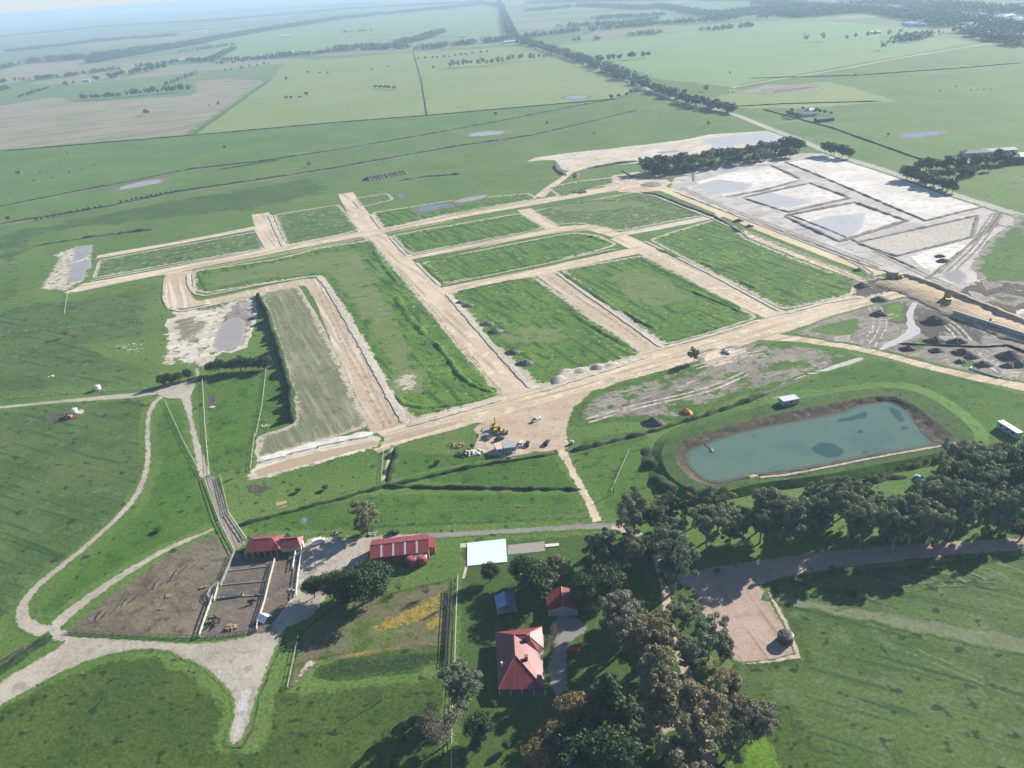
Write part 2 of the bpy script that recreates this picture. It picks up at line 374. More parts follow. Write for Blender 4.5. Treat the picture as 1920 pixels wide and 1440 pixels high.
cgroup('bankmud', (.060, .050, .038), (.090, .074, .056), (.15, .125, .095), big=1/20., mid=1/3., fine_amt=.35)
cgroup('shore', (.44, .37, .29), (.50, .43, .34), (.32, .26, .20), mid=1/4., fine_amt=.25)
cgroup('bitumenpale', (.40, .39, .36), (.48, .47, .44), (.35, .33, .30), mid=1/4., fine_amt=.2)
cgroup('bundsoil', (.17, .155, .14), (.25, .23, .21), (.10, .09, .08), mid=1/4., fine_amt=.45)
cgroup('trackgrass', (.14, .175, .09), (.17, .20, .115), (.11, .15, .07), mid=1/5., fine_amt=.3)
cgroup('farmmud', (.14, .115, .08), (.195, .165, .12), (.085, .07, .052), big=1/16., mid=1/5., fine_amt=.4, patch2=((.22, .175, .12), 1/9., .56, .7))
cgroup('roughmud', (.20, .18, .12), (.26, .23, .17), (.12, .14, .06), mid=1/6., fine_amt=.35)
cgroup('ditch', (.15, .13, .10), (.20, .17, .13), (.07, .075, .045), mid=1/6., fine_amt=.35)
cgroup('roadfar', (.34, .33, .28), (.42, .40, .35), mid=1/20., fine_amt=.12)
WG = wmat('pond', (.105, .165, .130), .09, .5, (.085, .145, .120), s2=1/22., under=(.10, .095, .065))
WD = wmat('weed', (.042, .085, .085), .1, .4, (.055, .10, .095), under=(.095, .175, .14))
WP = wmat('puddle', (.32, .29, .27), .2, .15, (.28, .25, .23), under=(.40, .35, .29), en=.4)
WS = wmat('clear', (.15, .17, .20), .05, .3)
WB = wmat('channel', (.42, .32, .21), .15, .15)
WK = wmat('basin', (.46, .44, .43), .32, .1, (.40, .38, .38), under=(.50, .46, .42), en=.2)

# ---------------------------------------------------------------- the ground, one sheet to the horizon
def base_ground():
    a = [0]; s = 60.
    while a[-1] < 45000: a.append(a[-1]+s); s *= 1.35 if a[-1] > 900 else 1.0
    xs = sorted(set([-v for v in a]+a)); n = len(xs)
    V = [(x, y, 0) for y in xs for x in xs]
    Fs = [(j*n+i, j*n+i+1, (j+1)*n+i+1, (j+1)*n+i) for j in range(n-1) for i in range(n-1)]
    tag(link('ground', mesh_np('ground', V, Fs, gmat('pasture'))), kind='structure')
base_ground()

# far and middle fields
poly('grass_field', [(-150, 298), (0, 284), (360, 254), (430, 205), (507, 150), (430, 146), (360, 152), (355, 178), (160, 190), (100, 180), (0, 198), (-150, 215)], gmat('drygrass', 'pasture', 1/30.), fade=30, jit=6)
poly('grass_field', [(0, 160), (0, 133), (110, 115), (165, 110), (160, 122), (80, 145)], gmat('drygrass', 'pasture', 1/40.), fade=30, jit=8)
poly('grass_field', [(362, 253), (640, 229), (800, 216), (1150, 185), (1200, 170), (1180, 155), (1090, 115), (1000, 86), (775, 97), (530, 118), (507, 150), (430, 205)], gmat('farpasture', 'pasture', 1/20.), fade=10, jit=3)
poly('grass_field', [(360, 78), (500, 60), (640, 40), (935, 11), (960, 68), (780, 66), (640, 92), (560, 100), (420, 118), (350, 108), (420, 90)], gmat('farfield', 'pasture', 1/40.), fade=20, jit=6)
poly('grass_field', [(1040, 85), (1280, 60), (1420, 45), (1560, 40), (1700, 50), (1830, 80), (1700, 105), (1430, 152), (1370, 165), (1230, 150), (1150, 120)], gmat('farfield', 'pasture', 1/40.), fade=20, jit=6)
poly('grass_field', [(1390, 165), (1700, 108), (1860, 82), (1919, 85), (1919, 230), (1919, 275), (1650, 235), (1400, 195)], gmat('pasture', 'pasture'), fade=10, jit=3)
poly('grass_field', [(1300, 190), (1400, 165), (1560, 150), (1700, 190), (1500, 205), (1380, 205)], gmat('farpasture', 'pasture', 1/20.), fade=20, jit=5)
poly('bare_ground', [(1370, 172), (1440, 158), (1530, 160), (1545, 167), (1440, 178)], gmat('greymud', 'pasture', .1), fade=6, jit=2)
poly('bare_ground', [(1445, 170), (1520, 162), (1538, 164), (1450, 175)], gmat('darkspoil', 'greymud', .1), fade=4, jit=1)
poly('grass_field', [(-60, 460), (60, 500), (120, 560), (300, 530), (300, 690), (290, 730), (100, 742), (-60, 755)], gmat('field', 'pasture', .08), fade=25, jit=3)
poly('grass_field', [(-60, 600), (100, 560), (60, 500), (100, 440), (300, 420), (480, 400), (640, 365), (640, 320), (330, 368), (0, 432), (-60, 445)], gmat('grassmid', 'pasture', .06), fade=45, jit=6)
# lower-left, lower-right and lawn swards
poly('grass_field', [(-60, 770), (150, 752), (285, 745), (268, 790), (275, 880), (240, 950), (150, 1030), (60, 1100), (28, 1150), (-60, 1190)], gmat('field', 'pasture', .2), fade=5, jit=1)
poly('grass_field', [(-80, 1360), (120, 1262), (230, 1228), (300, 1222), (370, 1260), (430, 1310), (418, 1400), (480, 1400), (505, 1300), (560, 1200), (560, 1290), (845, 1260), (845, 1500), (-80, 1500)], gmat('olive', 'pasture', .2), fade=5, jit=1)
poly('grass_field', [(1455, 1120), (1440, 1080), (1700, 1060), (1960, 1030), (1990, 1520), (1660, 1520), (1300, 1500), (1380, 1250), (1505, 1235)], gmat('field', 'olive', .15), fade=6, jit=2)
poly('grass_field', [(1370, 1250), (1400, 1250), (1500, 1290), (1560, 1360), (1640, 1440), (1680, 1500), (1300, 1500), (1340, 1380)], gmat('olive', 'field', .1), fade=14, jit=4)
poly('grass_field', [(1385, 1370), (1420, 1350), (1455, 1380), (1500, 1480), (1370, 1490), (1380, 1420)], gmat('yellowgreen', 'olive', .25), fade=5, jit=1)
poly('grass_field', [(1670, 1345), (1705, 1340), (1728, 1362), (1690, 1378), (1668, 1365)], gmat('yellowgreen', 'field', .3, .2), fade=4, jit=1)
poly('grass_field', [(860, 1012), (1110, 995), (1330, 1060), (1330, 1240), (1380, 1440), (1400, 1500), (845, 1500), (850, 1180)], gmat('lawn', 'pasture', .2), fade=5, jit=1)
poly('grass_field', [(445, 975), (700, 920), (1095, 920), (1105, 968), (1000, 985), (700, 1000), (590, 1002), (465, 1003)], gmat('lush', 'pasture', .15), fade=6, jit=1)
poly('grass_field', [(740, 840), (905, 850), (1045, 850), (1085, 910), (1095, 930), (720, 905)], gmat('lush', 'pasture', .15), fade=6, jit=1)
poly('grass_field', [(1075, 820), (1210, 800), (1280, 925), (1200, 990), (1130, 960), (1080, 870)], gmat('lush', 'pasture', .15), fade=6, jit=1)
poly('grass_field', [(1420, 740), (1560, 690), (1640, 668), (1790, 700), (1940, 740), (1980, 900), (1860, 870), (1790, 790), (1700, 735), (1560, 735)], gmat('lush', 'pasture', .15), fade=6, jit=1)
poly('grass_field', [(380, 705), (480, 690), (540, 705), (550, 790), (480, 830), (470, 880), (400, 895), (385, 880)], gmat('lush', 'pasture', .15), fade=6, jit=1)
poly('grass_field', [(300, 760), (345, 750), (375, 880), (405, 985), (300, 1030), (160, 1110), (100, 1165), (60, 1150), (160, 1045), (260, 950), (290, 880), (287, 790)], gmat('lush', 'pasture', .12), fade=6, jit=1)

# ---------------------------------------------------------------- estate roads
def wide_strip(p, w, smooth=1): return strip_poly(p, w+3.5 if isinstance(w, (int, float)) else [q+3.5 for q in w], smooth)
Rd = {}
Rd['B1'] = wide_strip([(118, 545), (310, 509), (500, 472), (690, 436), (860, 404), (1010, 378), (1160, 352), (1200, 345)], [14, 14, 14, 14, 14, 14, 15, 18])
Rd['B2'] = wide_strip([(130, 493), (200, 478), (330, 456), (478, 427), (497, 424)], 8)
Rd['A00'] = wide_strip([(487, 400), (497, 425), (515, 468)], [14, 15, 18])
Rd['A0'] = wide_strip([(648, 362), (668, 395), (700, 442), (722, 458), (760, 505), (833, 577), (915, 660), (985, 742)], [13, 15, 17, 17, 17, 18, 17, 18])
Rd['L'] = wide_strip([(335, 510), (328, 545), (335, 565), (355, 574), (400, 566), (480, 548), (560, 530), (592, 528), (608, 550), (640, 610), (680, 690), (742, 812)], [17, 17, 16, 13, 13, 13, 14, 16, 18, 17, 17, 20], smooth=2)
Rd['B3'] = wide_strip([(765, 483), (900, 458), (1040, 431), (1090, 424), (1130, 432), (1175, 448), (1210, 468)], 10)
Rd['S1'] = wide_strip([(982, 392), (1020, 417), (1045, 432)], 11)
Rd['B4'] = wide_strip([(830, 546), (930, 526), (1020, 508), (1110, 488), (1170, 474), (1210, 468)], 12)
Rd['A3'] = wide_strip([(1015, 505), (1100, 568), (1180, 625), (1245, 668)], 14)
Rd['A4'] = wide_strip([(1160, 445), (1215, 470), (1330, 530), (1400, 566), (1475, 600)], 14)
Rd['NE'] = wide_strip([(1160, 440), (1250, 424), (1345, 405), (1385, 396)], 8)
Rd['B0'] = wide_strip([(690, 838), (745, 815), (800, 798), (870, 777), (990, 745), (1120, 707), (1290, 661), (1460, 606), (1600, 566), (1690, 543)], [13, 20, 17, 18, 21, 19, 20, 19, 15, 17])
Rd['Y'] = strip_poly([(1190, 338), (1240, 352), (1300, 377), (1420, 425), (1560, 480), (1655, 514)], [20, 13, 13, 13, 13, 13])
Rd['E'] = strip_poly([(1655, 520), (1720, 543), (1770, 565), (1850, 600), (1945, 640)], [20, 30, 25, 23, 22])
Rd['SE'] = strip_poly([(1420, 630), (1500, 636), (1620, 655), (1700, 676), (1790, 700), (1940, 730)], [12, 8, 7.5, 7.5, 8, 9])
Rd['lane'] = strip_poly([(1052, 830), (1055, 850), (1085, 905), (1105, 945), (1122, 980)], [8, 5, 4.4, 4.6, 6])
Rd['yard'] = np.array([G2(p) for p in [(885, 806), (905, 788), (960, 768), (1040, 748), (1100, 722), (1130, 715), (1180, 705), (1110, 745), (1078, 765), (1062, 800), (1060, 840), (1045, 848), (1000, 850), (965, 862), (915, 855), (885, 840), (893, 818)]])
Rd['loop'] = strip_poly([(1170, 695), (1100, 728), (1060, 770), (1050, 800), (1053, 835)], 7)
Rd['round'] = np.array([G2(p) for p in [(1120, 345), (1150, 328), (1195, 322), (1240, 330), (1262, 342), (1235, 358), (1200, 362), (1160, 360)]])
Rd['Nbend'] = strip_poly([(1010, 370), (1030, 352), (1055, 335), (1075, 318), (1090, 305), (1130, 296), (1200, 290)], [12, 11, 9, 9, 10, 12, 12])
PN = np.array([G2(p) for p in [(985, 304), (1000, 296), (1060, 287), (1140, 279), (1280, 262), (1330, 252), (1440, 245), (1500, 266), (1470, 278), (1380, 283), (1290, 292), (1200, 306), (1120, 312), (1080, 322), (1052, 318), (1040, 300), (1010, 301)]])
PE = np.array([G2(p) for p in [(1255, 352), (1262, 335), (1300, 318), (1380, 300), (1460, 285), (1560, 288), (1690, 328), (1780, 362), (1860, 392), (1930, 412), (1930, 480), (1760, 520), (1700, 525), (1660, 510), (1560, 474), (1420, 418), (1300, 370)]])
allr = list(Rd.values())+[PN, PE]
for _k in Rd:
    if _k in ('E', 'Y', 'round', 'yard', 'lane', 'loop'): continue
MT = {'B1': 'track2', 'B2': 'track2', 'B3': 'track2', 'B4': 'track2', 'B0': 'track2', 'L': 'rut', 'Y': 'yellowclay', 'E': 'browndirt', 'yard': 'yarddirt', 'SE': 'track2', 'A3': 'rut', 'NE': 'pale', 'round': 'rut', 'loop': 'rut'}
sheet('bare_ground', PN, gmat('pale', 'pasture', .3, bump=.12), fade=4, jit=2, mates=allr)
sheet('bare_ground', PE, gmat('wetsheen', 'pasture', .3, bump=.12), fade=4, jit=2, mates=allr)
ORD = ['NE', 'S1', 'B2', 'A00', 'lane', 'loop', 'yard', 'SE', 'B3', 'A3', 'A4', 'B4', 'L', 'A0', 'Nbend', 'round', 'E', 'Y', 'B1', 'B0']
for k in ORD:
    me = [Rd[q] for q in ORD if q != k] + ([PN, PE] if k in ('Nbend', 'round', 'Y', 'E') else [])
    sheet('dirt_road', Rd[k], gmat(MT.get(k, 'track'), 'pasture', .45, bump=.1), fade=2.2, jit=.7, mates=me, seed=len(k))
# pale verge either side of the roads, then the grassed lots
LOTS = {
 'L3': ([(512, 403), (636, 383), (676, 431), (640, 440), (536, 461)], 'lotscrub'),
 'L2': ([(172, 523), (186, 487), (330, 461), (484, 433), (497, 466), (330, 494)], 'lotscrub'),
 'L4': ([(360, 508), (520, 485), (600, 464), (698, 449), (800, 570), (945, 740), (850, 770), (768, 790), (728, 726), (645, 580), (597, 517), (480, 534), (385, 551), (362, 545)], 'lot'),
 'L5': ([(484, 549), (560, 535), (605, 610), (650, 705), (694, 800), (600, 828), (478, 864), (480, 818), (552, 797), (545, 740), (515, 640)], 'stripedlot'),
 'L6': ([(733, 441), (977, 399), (1025, 427), (900, 452), (768, 477)], 'lot'),
 'L7': ([(790, 492), (930, 462), (1075, 435), (1120, 440), (1160, 459), (1100, 477), (1000, 496), (829, 532)], 'lot'),
 'L8': ([(838, 549), (1000, 516), (1110, 595), (1213, 662), (1110, 695), (1008, 728), (920, 640)], 'lot'),
 'L9': ([(1050, 506), (1205, 478), (1280, 515), (1425, 595), (1340, 622), (1245, 648), (1140, 575)], 'lot'),
 'L10': ([(1215, 449), (1345, 409), (1380, 425), (1395, 445), (1500, 488), (1612, 525), (1616, 550), (1470, 582), (1340, 515)], 'lot'),
 'L11': ([(997, 396), (1187, 360), (1220, 362), (1330, 403), (1240, 419), (1165, 434), (1120, 425), (1080, 418), (1040, 422)], 'lotscrub'),
 'L12': ([(696, 399), (850, 375), (993, 362), (1010, 373), (860, 398), (718, 430)], 'lot'),
 'L13': ([(664, 372), (727, 362), (741, 374), (678, 389)], 'lotscrub'),
 'L14': ([(1025, 352), (1080, 340), (1150, 332), (1155, 342), (1110, 355), (1050, 371)], 'lotscrub'),
}
for k, (p, m) in LOTS.items():
    wp = rounded([G2(q) for q in p], 5)
    sheet('grass_lot', wp, gmat(m, 'verge', .3, .12), fade=4.5, jit=.7, seed=ord(k[-1]))
cgroup('lotpale', (.13, .18, .06), (.16, .20, .08), (.10, .17, .04), big=1/30., mid=1/8., patch2=((.34, .33, .25), 1/7., .62, .74), fine_amt=.35)
poly('grass_lot', [(372, 516), (600, 472), (684, 462), (712, 520), (770, 620), (806, 690), (770, 745), (735, 722), (652, 580), (604, 515), (480, 528), (388, 545), (370, 538)], gmat('lotpale', 'lot', .07, .2), fade=9, jit=3)
poly('bare_ground', [(722, 715), (760, 690), (800, 700), (790, 735), (750, 745), (735, 735)], gmat('verge', 'lotpale', .3, .35), fade=6, jit=2)
poly('grass_lot', [(1120, 520), (1190, 495), (1270, 525), (1330, 565), (1240, 585), (1150, 560)], gmat('lotpale', 'lot', .12, .4), fade=9, jit=3)
poly('grass_lot', [(900, 620), (980, 600), (1080, 610), (1100, 640), (1010, 660), (930, 650)], gmat('lotpale', 'lot', .12, .4), fade=9, jit=3)
poly('grass_lot', [(1020, 385), (1120, 375), (1200, 372), (1240, 385), (1130, 400), (1040, 402)], gmat('lotpale', 'lotscrub', .12, .2), fade=9, jit=3)
# stockpiled-looking kerb banks (pale, raised) along the lot edges
KERB = [([(596, 517), (612, 535), (645, 590), (690, 668), (728, 738), (762, 796)], 3.4), ([(360, 546), (366, 552), (386, 555), (480, 536), (596, 517)], 1.6),
 ([(353, 512), (355, 535), (363, 549)], 2.6), ([(837, 550), (870, 587), (920, 645), (999, 731)], 2.8), ([(1042, 510), (1100, 552), (1170, 600), (1243, 653)], 2.4),
 ([(1243, 653), (1340, 627), (1426, 600)], 2.6), ([(1208, 452), (1270, 483), (1340, 518), (1466, 586)], 2.2), ([(780, 492), (800, 512), (826, 536)], 2.2),
 ([(729, 442), (745, 461), (765, 481)], 2.2), ([(826, 536), (1000, 500), (1155, 467)], 1.3), ([(765, 481), (900, 455), (1025, 430)], 1.3),
 ([(760, 799), (850, 775), (950, 745)], 3.2), ([(1008, 735), (1110, 702), (1215, 668)], 3.), ([(1466, 590), (1540, 570), (1620, 556)], 2.6), ([(505, 402), (520, 437), (533, 464)], 3.2),
 ([(316, 578), (340, 584), (420, 568), (500, 550)], 2.4), ([(310, 530), (308, 560), (316, 578)], 2.4), ([(480, 865), (600, 832), (700, 812)], 4.2), ([(535, 463), (640, 442), (690, 433)], 1.8),
 ([(170, 527), (330, 498), (500, 466)], 2.), ([(695, 401), (706, 418), (718, 432)], 2.), ([(718, 432), (860, 402), (1012, 375)], 1.4), ([(662, 375), (676, 392)], 2.4), ([(125, 552), (220, 532), (305, 515)], 1.6),
 ([(1260, 357), (1420, 420), (1560, 474), (1662, 510)], 1.8), ([(1222, 366), (1330, 408), (1400, 440)], 1.6), ([(478, 430), (490, 450), (499, 466)], 2.4), ([(186, 485), (330, 459), (480, 431)], 1.2)]
for i, (p, wd) in enumerate(KERB):
    ridge('kerb', p, wd*1.15, .36, gmat('white' if i == 17 else 'kerbsoil'), top=.9, jit=.3, seed=i, hvar=.12, flat=True)
# low grassed windrows inside the lots
for i, (p, wd, h) in enumerate([([(700, 470), (722, 500), (745, 530)], 5, 1.), ([(742, 555), (770, 600), (800, 630)], 6, 1.2), ([(815, 640), (840, 672), (870, 715), (925, 737)], 4, 1.3), ([(738, 740), (765, 765), (860, 760), (935, 738)], 4, .9),
   ([(1055, 512), (1120, 555), (1165, 585)], 5, 1.), ([(1168, 582), (1200, 604), (1232, 617)], 3.5, 1.2), ([(1200, 485), (1265, 517), (1390, 580)], 5, .8), ([(1070, 584), (1110, 612), (1180, 650)], 5, 1.), ([(855, 548), (940, 530), (990, 522)], 4, .7),
   ([(1294, 544), (1330, 560), (1390, 585)], 3, .9), ([(1230, 465), (1265, 480), (1275, 484)], 5, 1.), ([(1310, 490), (1345, 505)], 5, 1.1), ([(1385, 525), (1420, 542)], 5, 1.1), ([(795, 495), (812, 512), (830, 530)], 5, 1.), ([(830, 528), (940, 507), (1060, 482)], 5, .8),
   ([(745, 446), (860, 425), (975, 404)], 4, .7), ([(768, 473), (880, 452), (1000, 430)], 4, .7), ([(800, 490), (930, 467), (1060, 440)], 4, .7), ([(1090, 440), (1120, 447), (1145, 457)], 5, 1.), ([(1255, 640), (1340, 615), (1410, 594)], 5, .8), ([(755, 452), (772, 470)], 5, 1)]):
    ridge('grass_bank', p, wd, h*.6, gmat('lot'), top=.3, jit=.5, smooth=1, seed=i+40, hvar=.5)

# ---------------------------------------------------------------- western bare patches, ponds and channels
poly('bare_ground', [(62, 546), (98, 492), (92, 480), (125, 466), (160, 459), (181, 459), (184, 472), (176, 500), (168, 527), (120, 549)], gmat('pale', 'pasture', .25, .4), fade=6, jit=2)
poly('pond_water', [(139, 463), (174, 459), (167, 480), (152, 488), (135, 492), (138, 475)], WP, jit=.4)
poly('pond_water', [(133, 494), (150, 490), (170, 486), (172, 500), (160, 508), (155, 526), (124, 532), (128, 512)], WP, jit=.4)
poly('bare_ground', [(306, 583), (400, 570), (478, 552), (485, 593), (466, 650), (435, 662), (400, 690), (375, 702), (355, 690), (296, 688), (290, 668)], gmat('pale', 'pasture', .12, .35), fade=8, jit=2)
poly('bare_ground', [(418, 585), (445, 562), (478, 556), (484, 593), (462, 652), (435, 662), (395, 655), (398, 620)], gmat('greymud', 'pale', .15, .1), fade=6, jit=1)
poly('bare_ground', [(310, 600), (370, 585), (400, 600), (385, 650), (340, 660), (318, 635)], gmat('roughmud', 'pale', .15, .25), fade=8, jit=2)
poly('pond_water', [(430, 598), (448, 596), (461, 604), (454, 647), (430, 655), (411, 660), (399, 650), (404, 624), (420, 605)], WP, jit=.5)
poly('pond_water', [(448, 568), (478, 565), (470, 580), (452, 578)], WP, jit=.5)
poly('bare_ground', [(150, 645), (200, 640), (300, 625), (300, 690), (230, 680), (190, 665)], gmat('pale', 'pasture', .35, .78), fade=10, jit=2)
poly('bare_ground', [(452, 898), (475, 868), (600, 832), (705, 812), (722, 822), (715, 838), (640, 860), (540, 888), (480, 905)], gmat('pale', 'pasture', .4, .1), fade=3, jit=1)
poly('pond_water', [(475, 884), (520, 868), (620, 843), (700, 827), (716, 832), (640, 852), (540, 880), (485, 893)], WB, jit=.4)
poly('bare_ground', [(385, 740), (410, 736), (410, 760), (395, 772), (384, 770)], gmat('wetdark', 'lush', .3), fade=3)
poly('bare_ground', [(60, 785), (120, 765), (165, 768), (160, 790), (120, 800), (60, 795)], gmat('darkmud', 'field', .2, .15), fade=8)
poly('bare_ground', [(445, 905), (500, 895), (530, 905), (500, 935), (450, 940)], gmat('darkmud', 'pasture', .2, .2), fade=6)
poly('pond_water', [(518, 942), (538, 938), (538, 950), (518, 953)], WB, jit=.2)
# small farm ponds
for p, m in [([(1057, 183), (1075, 179), (1100, 180), (1103, 183), (1085, 186), (1062, 185)], WS), ([(880, 252), (900, 247), (943, 246), (945, 250), (915, 254), (882, 256)], WP), ([(222, 352), (250, 344), (290, 336), (305, 338), (300, 343), (260, 350), (228, 356)], WP),
   ([(1693, 252), (1700, 250), (1760, 246), (1767, 251), (1715, 258), (1697, 257)], WS), ([(783, 389), (800, 386), (855, 380), (858, 384), (800, 396), (786, 397)], WS), ([(845, 379), (880, 370), (910, 366), (912, 370), (870, 380)], WP), ([(745, 364), (755, 362), (758, 372), (750, 373)], WS),
   ([(1443, 748), (1460, 743), (1515, 737), (1520, 742), (1500, 752), (1465, 759), (1450, 757)], WB), ([(1550, 630), (1575, 626), (1592, 622), (1598, 632), (1575, 640), (1555, 638)], WP)]:
    q = chaikin([G2(t) for t in p], 1); c = np.mean(q, 0)
    sheet('bare_ground', [c+(t-c)*1.45 for t in q], gmat('ditch', 'pasture', .3), fade=3)
    sheet('pond_water', q, m, jit=.5)

# ---------------------------------------------------------------- eastern works: basins, mud and stream
poly('bare_ground', [(1475, 304), (1556, 292), (1700, 333), (1848, 385), (1735, 413), (1600, 358)], gmat('white', 'wetsheen', .2, bump=.08), fade=3, jit=.6)
poly('bare_ground', [(1300, 341), (1370, 322), (1445, 312), (1500, 337), (1430, 355), (1355, 368)], gmat('white', 'wetsheen', .2, bump=.08), fade=3, jit=.6)
poly('bare_ground', [(1398, 370), (1518, 345), (1590, 371), (1475, 394)], gmat('white', 'wetsheen', .2, bump=.08), fade=3, jit=.6)
poly('bare_ground', [(1478, 405), (1600, 382), (1693, 414), (1572, 449)], gmat('white', 'wetsheen', .2, bump=.08), fade=3, jit=.6)
poly('bare_ground', [(1612, 455), (1830, 405), (1820, 443), (1678, 477)], gmat('spoil', 'wetsheen', .2), fade=3, jit=.6)
poly('bare_ground', [(1700, 480), (1800, 450), (1830, 470), (1780, 515), (1740, 512)], gmat('white', 'wetsheen', .15, .2), fade=3, jit=.6)
poly('pond_water', [(1310, 346), (1345, 336), (1412, 345), (1398, 357), (1345, 364), (1318, 357)], WK)
poly('pond_water', [(1405, 369), (1440, 360), (1475, 368), (1525, 378), (1480, 391), (1440, 385)], WK)
poly('pond_water', [(1502, 419), (1555, 405), (1622, 399), (1618, 425), (1596, 443), (1570, 448), (1530, 435)], WK)
for i, (p, wd, h) in enumerate([([(1300, 341), (1300, 318), (1445, 309), (1502, 337)], 3, .7), ([(1502, 337), (1430, 357), (1358, 370)], 3.5, .9), ([(1392, 371), (1519, 343), (1594, 371), (1478, 398), (1392, 371)], 4, 1.), ([(1470, 405), (1602, 379), (1700, 414), (1574, 453), (1470, 405)], 4.5, 1.1),
    ([(1470, 303), (1540, 331), (1735, 414), (1850, 386)], 3.5, 1.), ([(1445, 310), (1500, 334)], 4, 1.), ([(1605, 455), (1680, 480), (1822, 445), (1834, 404), (1605, 455)], 3.5, .9), ([(1270, 362), (1330, 385), (1480, 440), (1610, 490), (1690, 520)], 2.5, .6), ([(1480, 403), (1560, 433), (1640, 468), (1720, 505)], 3, .7)]):
    ridge('soil_bank', p, wd, h*.65, gmat('bundsoil'), top=.4, jit=.5, seed=i+80, hvar=.5)
sheet('dirt_road', strip_poly([(1875, 398), (1862, 420), (1820, 465), (1780, 500), (1740, 530)], [9, 8, 8, 9, 12]), gmat('wetdark', 'wetsheen', .2, .1), fade=3)
poly('bare_ground', [(1740, 520), (1800, 470), (1870, 420), (1940, 440), (1980, 640), (1850, 590), (1760, 550), (1700, 530)], gmat('wetsheen', 'pasture', .1), fade=4)
poly('bare_ground', [(1780, 545), (1860, 510), (1960, 500), (1980, 620), (1900, 600)], gmat('darkmud', 'wetsheen', .12, .1), fade=6)
poly('grass_field', [(1820, 500), (1850, 450), (1895, 422), (1940, 430), (1960, 540), (1890, 530), (1850, 545)], gmat('lush', 'greymud', .1, .1), fade=8, jit=2)
poly('bare_ground', [(1895, 580), (1960, 575), (1960, 605), (1905, 595)], gmat('white', 'darkmud', .2), fade=3)
poly('bare_ground', [(1482, 625), (1560, 592), (1640, 570), (1700, 556), (1760, 575), (1850, 612), (1960, 655), (1960, 725), (1800, 694), (1650, 655), (1540, 636)], gmat('greymud', 'pasture', .1), fade=3, jit=1)
poly('bare_ground', [(1700, 568), (1790, 590), (1850, 622), (1850, 655), (1760, 650), (1715, 630)], gmat('wetdark', 'greymud', .15), fade=5, jit=2)
poly('grass_field', [(1500, 620), (1560, 602), (1622, 588), (1618, 612), (1600, 640), (1545, 630)], gmat('pasture', 'greymud', .2), fade=5, jit=2)
poly('grass_field', [(1650, 572), (1700, 565), (1706, 605), (1680, 608), (1655, 600)], gmat('yellowgreen', 'wetdark', .25, .15), fade=5, jit=2)
poly('grass_field', [(1690, 645), (1730, 625), (1760, 640), (1745, 662), (1700, 660)], gmat('lush', 'greymud', .2, .1), fade=5, jit=2)
poly('grass_field', [(1785, 672), (1825, 665), (1850, 680), (1840, 700), (1790, 690)], gmat('lush', 'greymud', .2, .1), fade=5, jit=2)
poly('bare_ground', [(1075, 765), (1110, 733), (1210, 708), (1310, 680), (1420, 645), (1480, 640), (1570, 655), (1610, 668), (1560, 695), (1470, 722), (1380, 745), (1340, 765), (1280, 790), (1160, 790), (1085, 800), (1068, 790)], gmat('greymud', 'lush', .07, .5), fade=5, jit=1.5)
poly('pond_water', [(1130, 715), (1150, 707), (1158, 710), (1140, 718)], WP)
sheet('stream_water', strip_poly([(1716, 568), (1706, 585), (1706, 605), (1716, 620), (1700, 632), (1672, 645), (1650, 656)], [2.5, 3, 3, 7, 5, 4, 2]), WK)
sheet('stream_water', strip_poly([(1618, 672), (1590, 680), (1560, 690), (1500, 708), (1450, 730), (1410, 745)], [2, 3.5, 2, 1.8, 1.5, 1.5]), WK)
poly('pond_water', [(1312, 262), (1380, 252), (1440, 247), (1492, 266), (1440, 268), (1400, 268), (1345, 278)], WK)
poly('pond_water', [(1230, 285), (1270, 281), (1275, 284), (1240, 289)], WP)
ridge('soil_bank', [(1040, 309), (1046, 320), (1062, 330)], 6, 1.6, gmat('darkspoil'), jit=1)
ridge('soil_bank', [(1080, 335), (1082, 325), (1110, 315), (1150, 308), (1200, 302)], 5, 1.6, gmat('darkspoil'), jit=.8)
ridge('soil_bank', [(1200, 360), (1230, 364), (1290, 388), (1340, 406), (1360, 418), (1392, 438)], 3.5, .9, gmat('darkspoil'), jit=.8)
ridge('soil_bank', [(1165, 318), (1185, 332), (1240, 336), (1330, 322)], 3, .7, gmat('greymud'), jit=.5)
heap('soil_mound', (1222, 346), 10, .7, gmat('greymud'), kind='structure')

poly('bare_ground', [(1335, 406), (1412, 438), (1552, 492), (1655, 531), (1690, 543), (1640, 556), (1617, 553), (1616, 530), (1500, 489), (1396, 446), (1380, 424)], gmat('pale', 'lot', .25, .05), fade=3, jit=1)
poly('bare_ground', [(1600, 535), (1650, 518), (1690, 532), (1680, 548), (1620, 560), (1590, 556)], gmat('darkmud', 'pale', .2, .1), fade=4, jit=1)
for q in ([(1310, 700), (1370, 672), (1420, 668), (1400, 690), (1340, 706)], [(1110, 770), (1150, 745), (1180, 752), (1150, 775)], [(1400, 705), (1460, 695), (1520, 690), (1470, 715), (1410, 722)]): poly('grass_field', q, gmat('lush', 'greymud', .15, .25), fade=7, jit=2)
for q in ([(1790, 650), (1850, 655), (1900, 700), (1840, 690)], [(1600, 640), (1640, 600), (1655, 625), (1630, 655)], [(1770, 620), (1830, 640), (1850, 650), (1780, 645)]): poly('bare_ground', q, gmat('wetsheen', 'greymud', .12, .25), fade=6, jit=2)
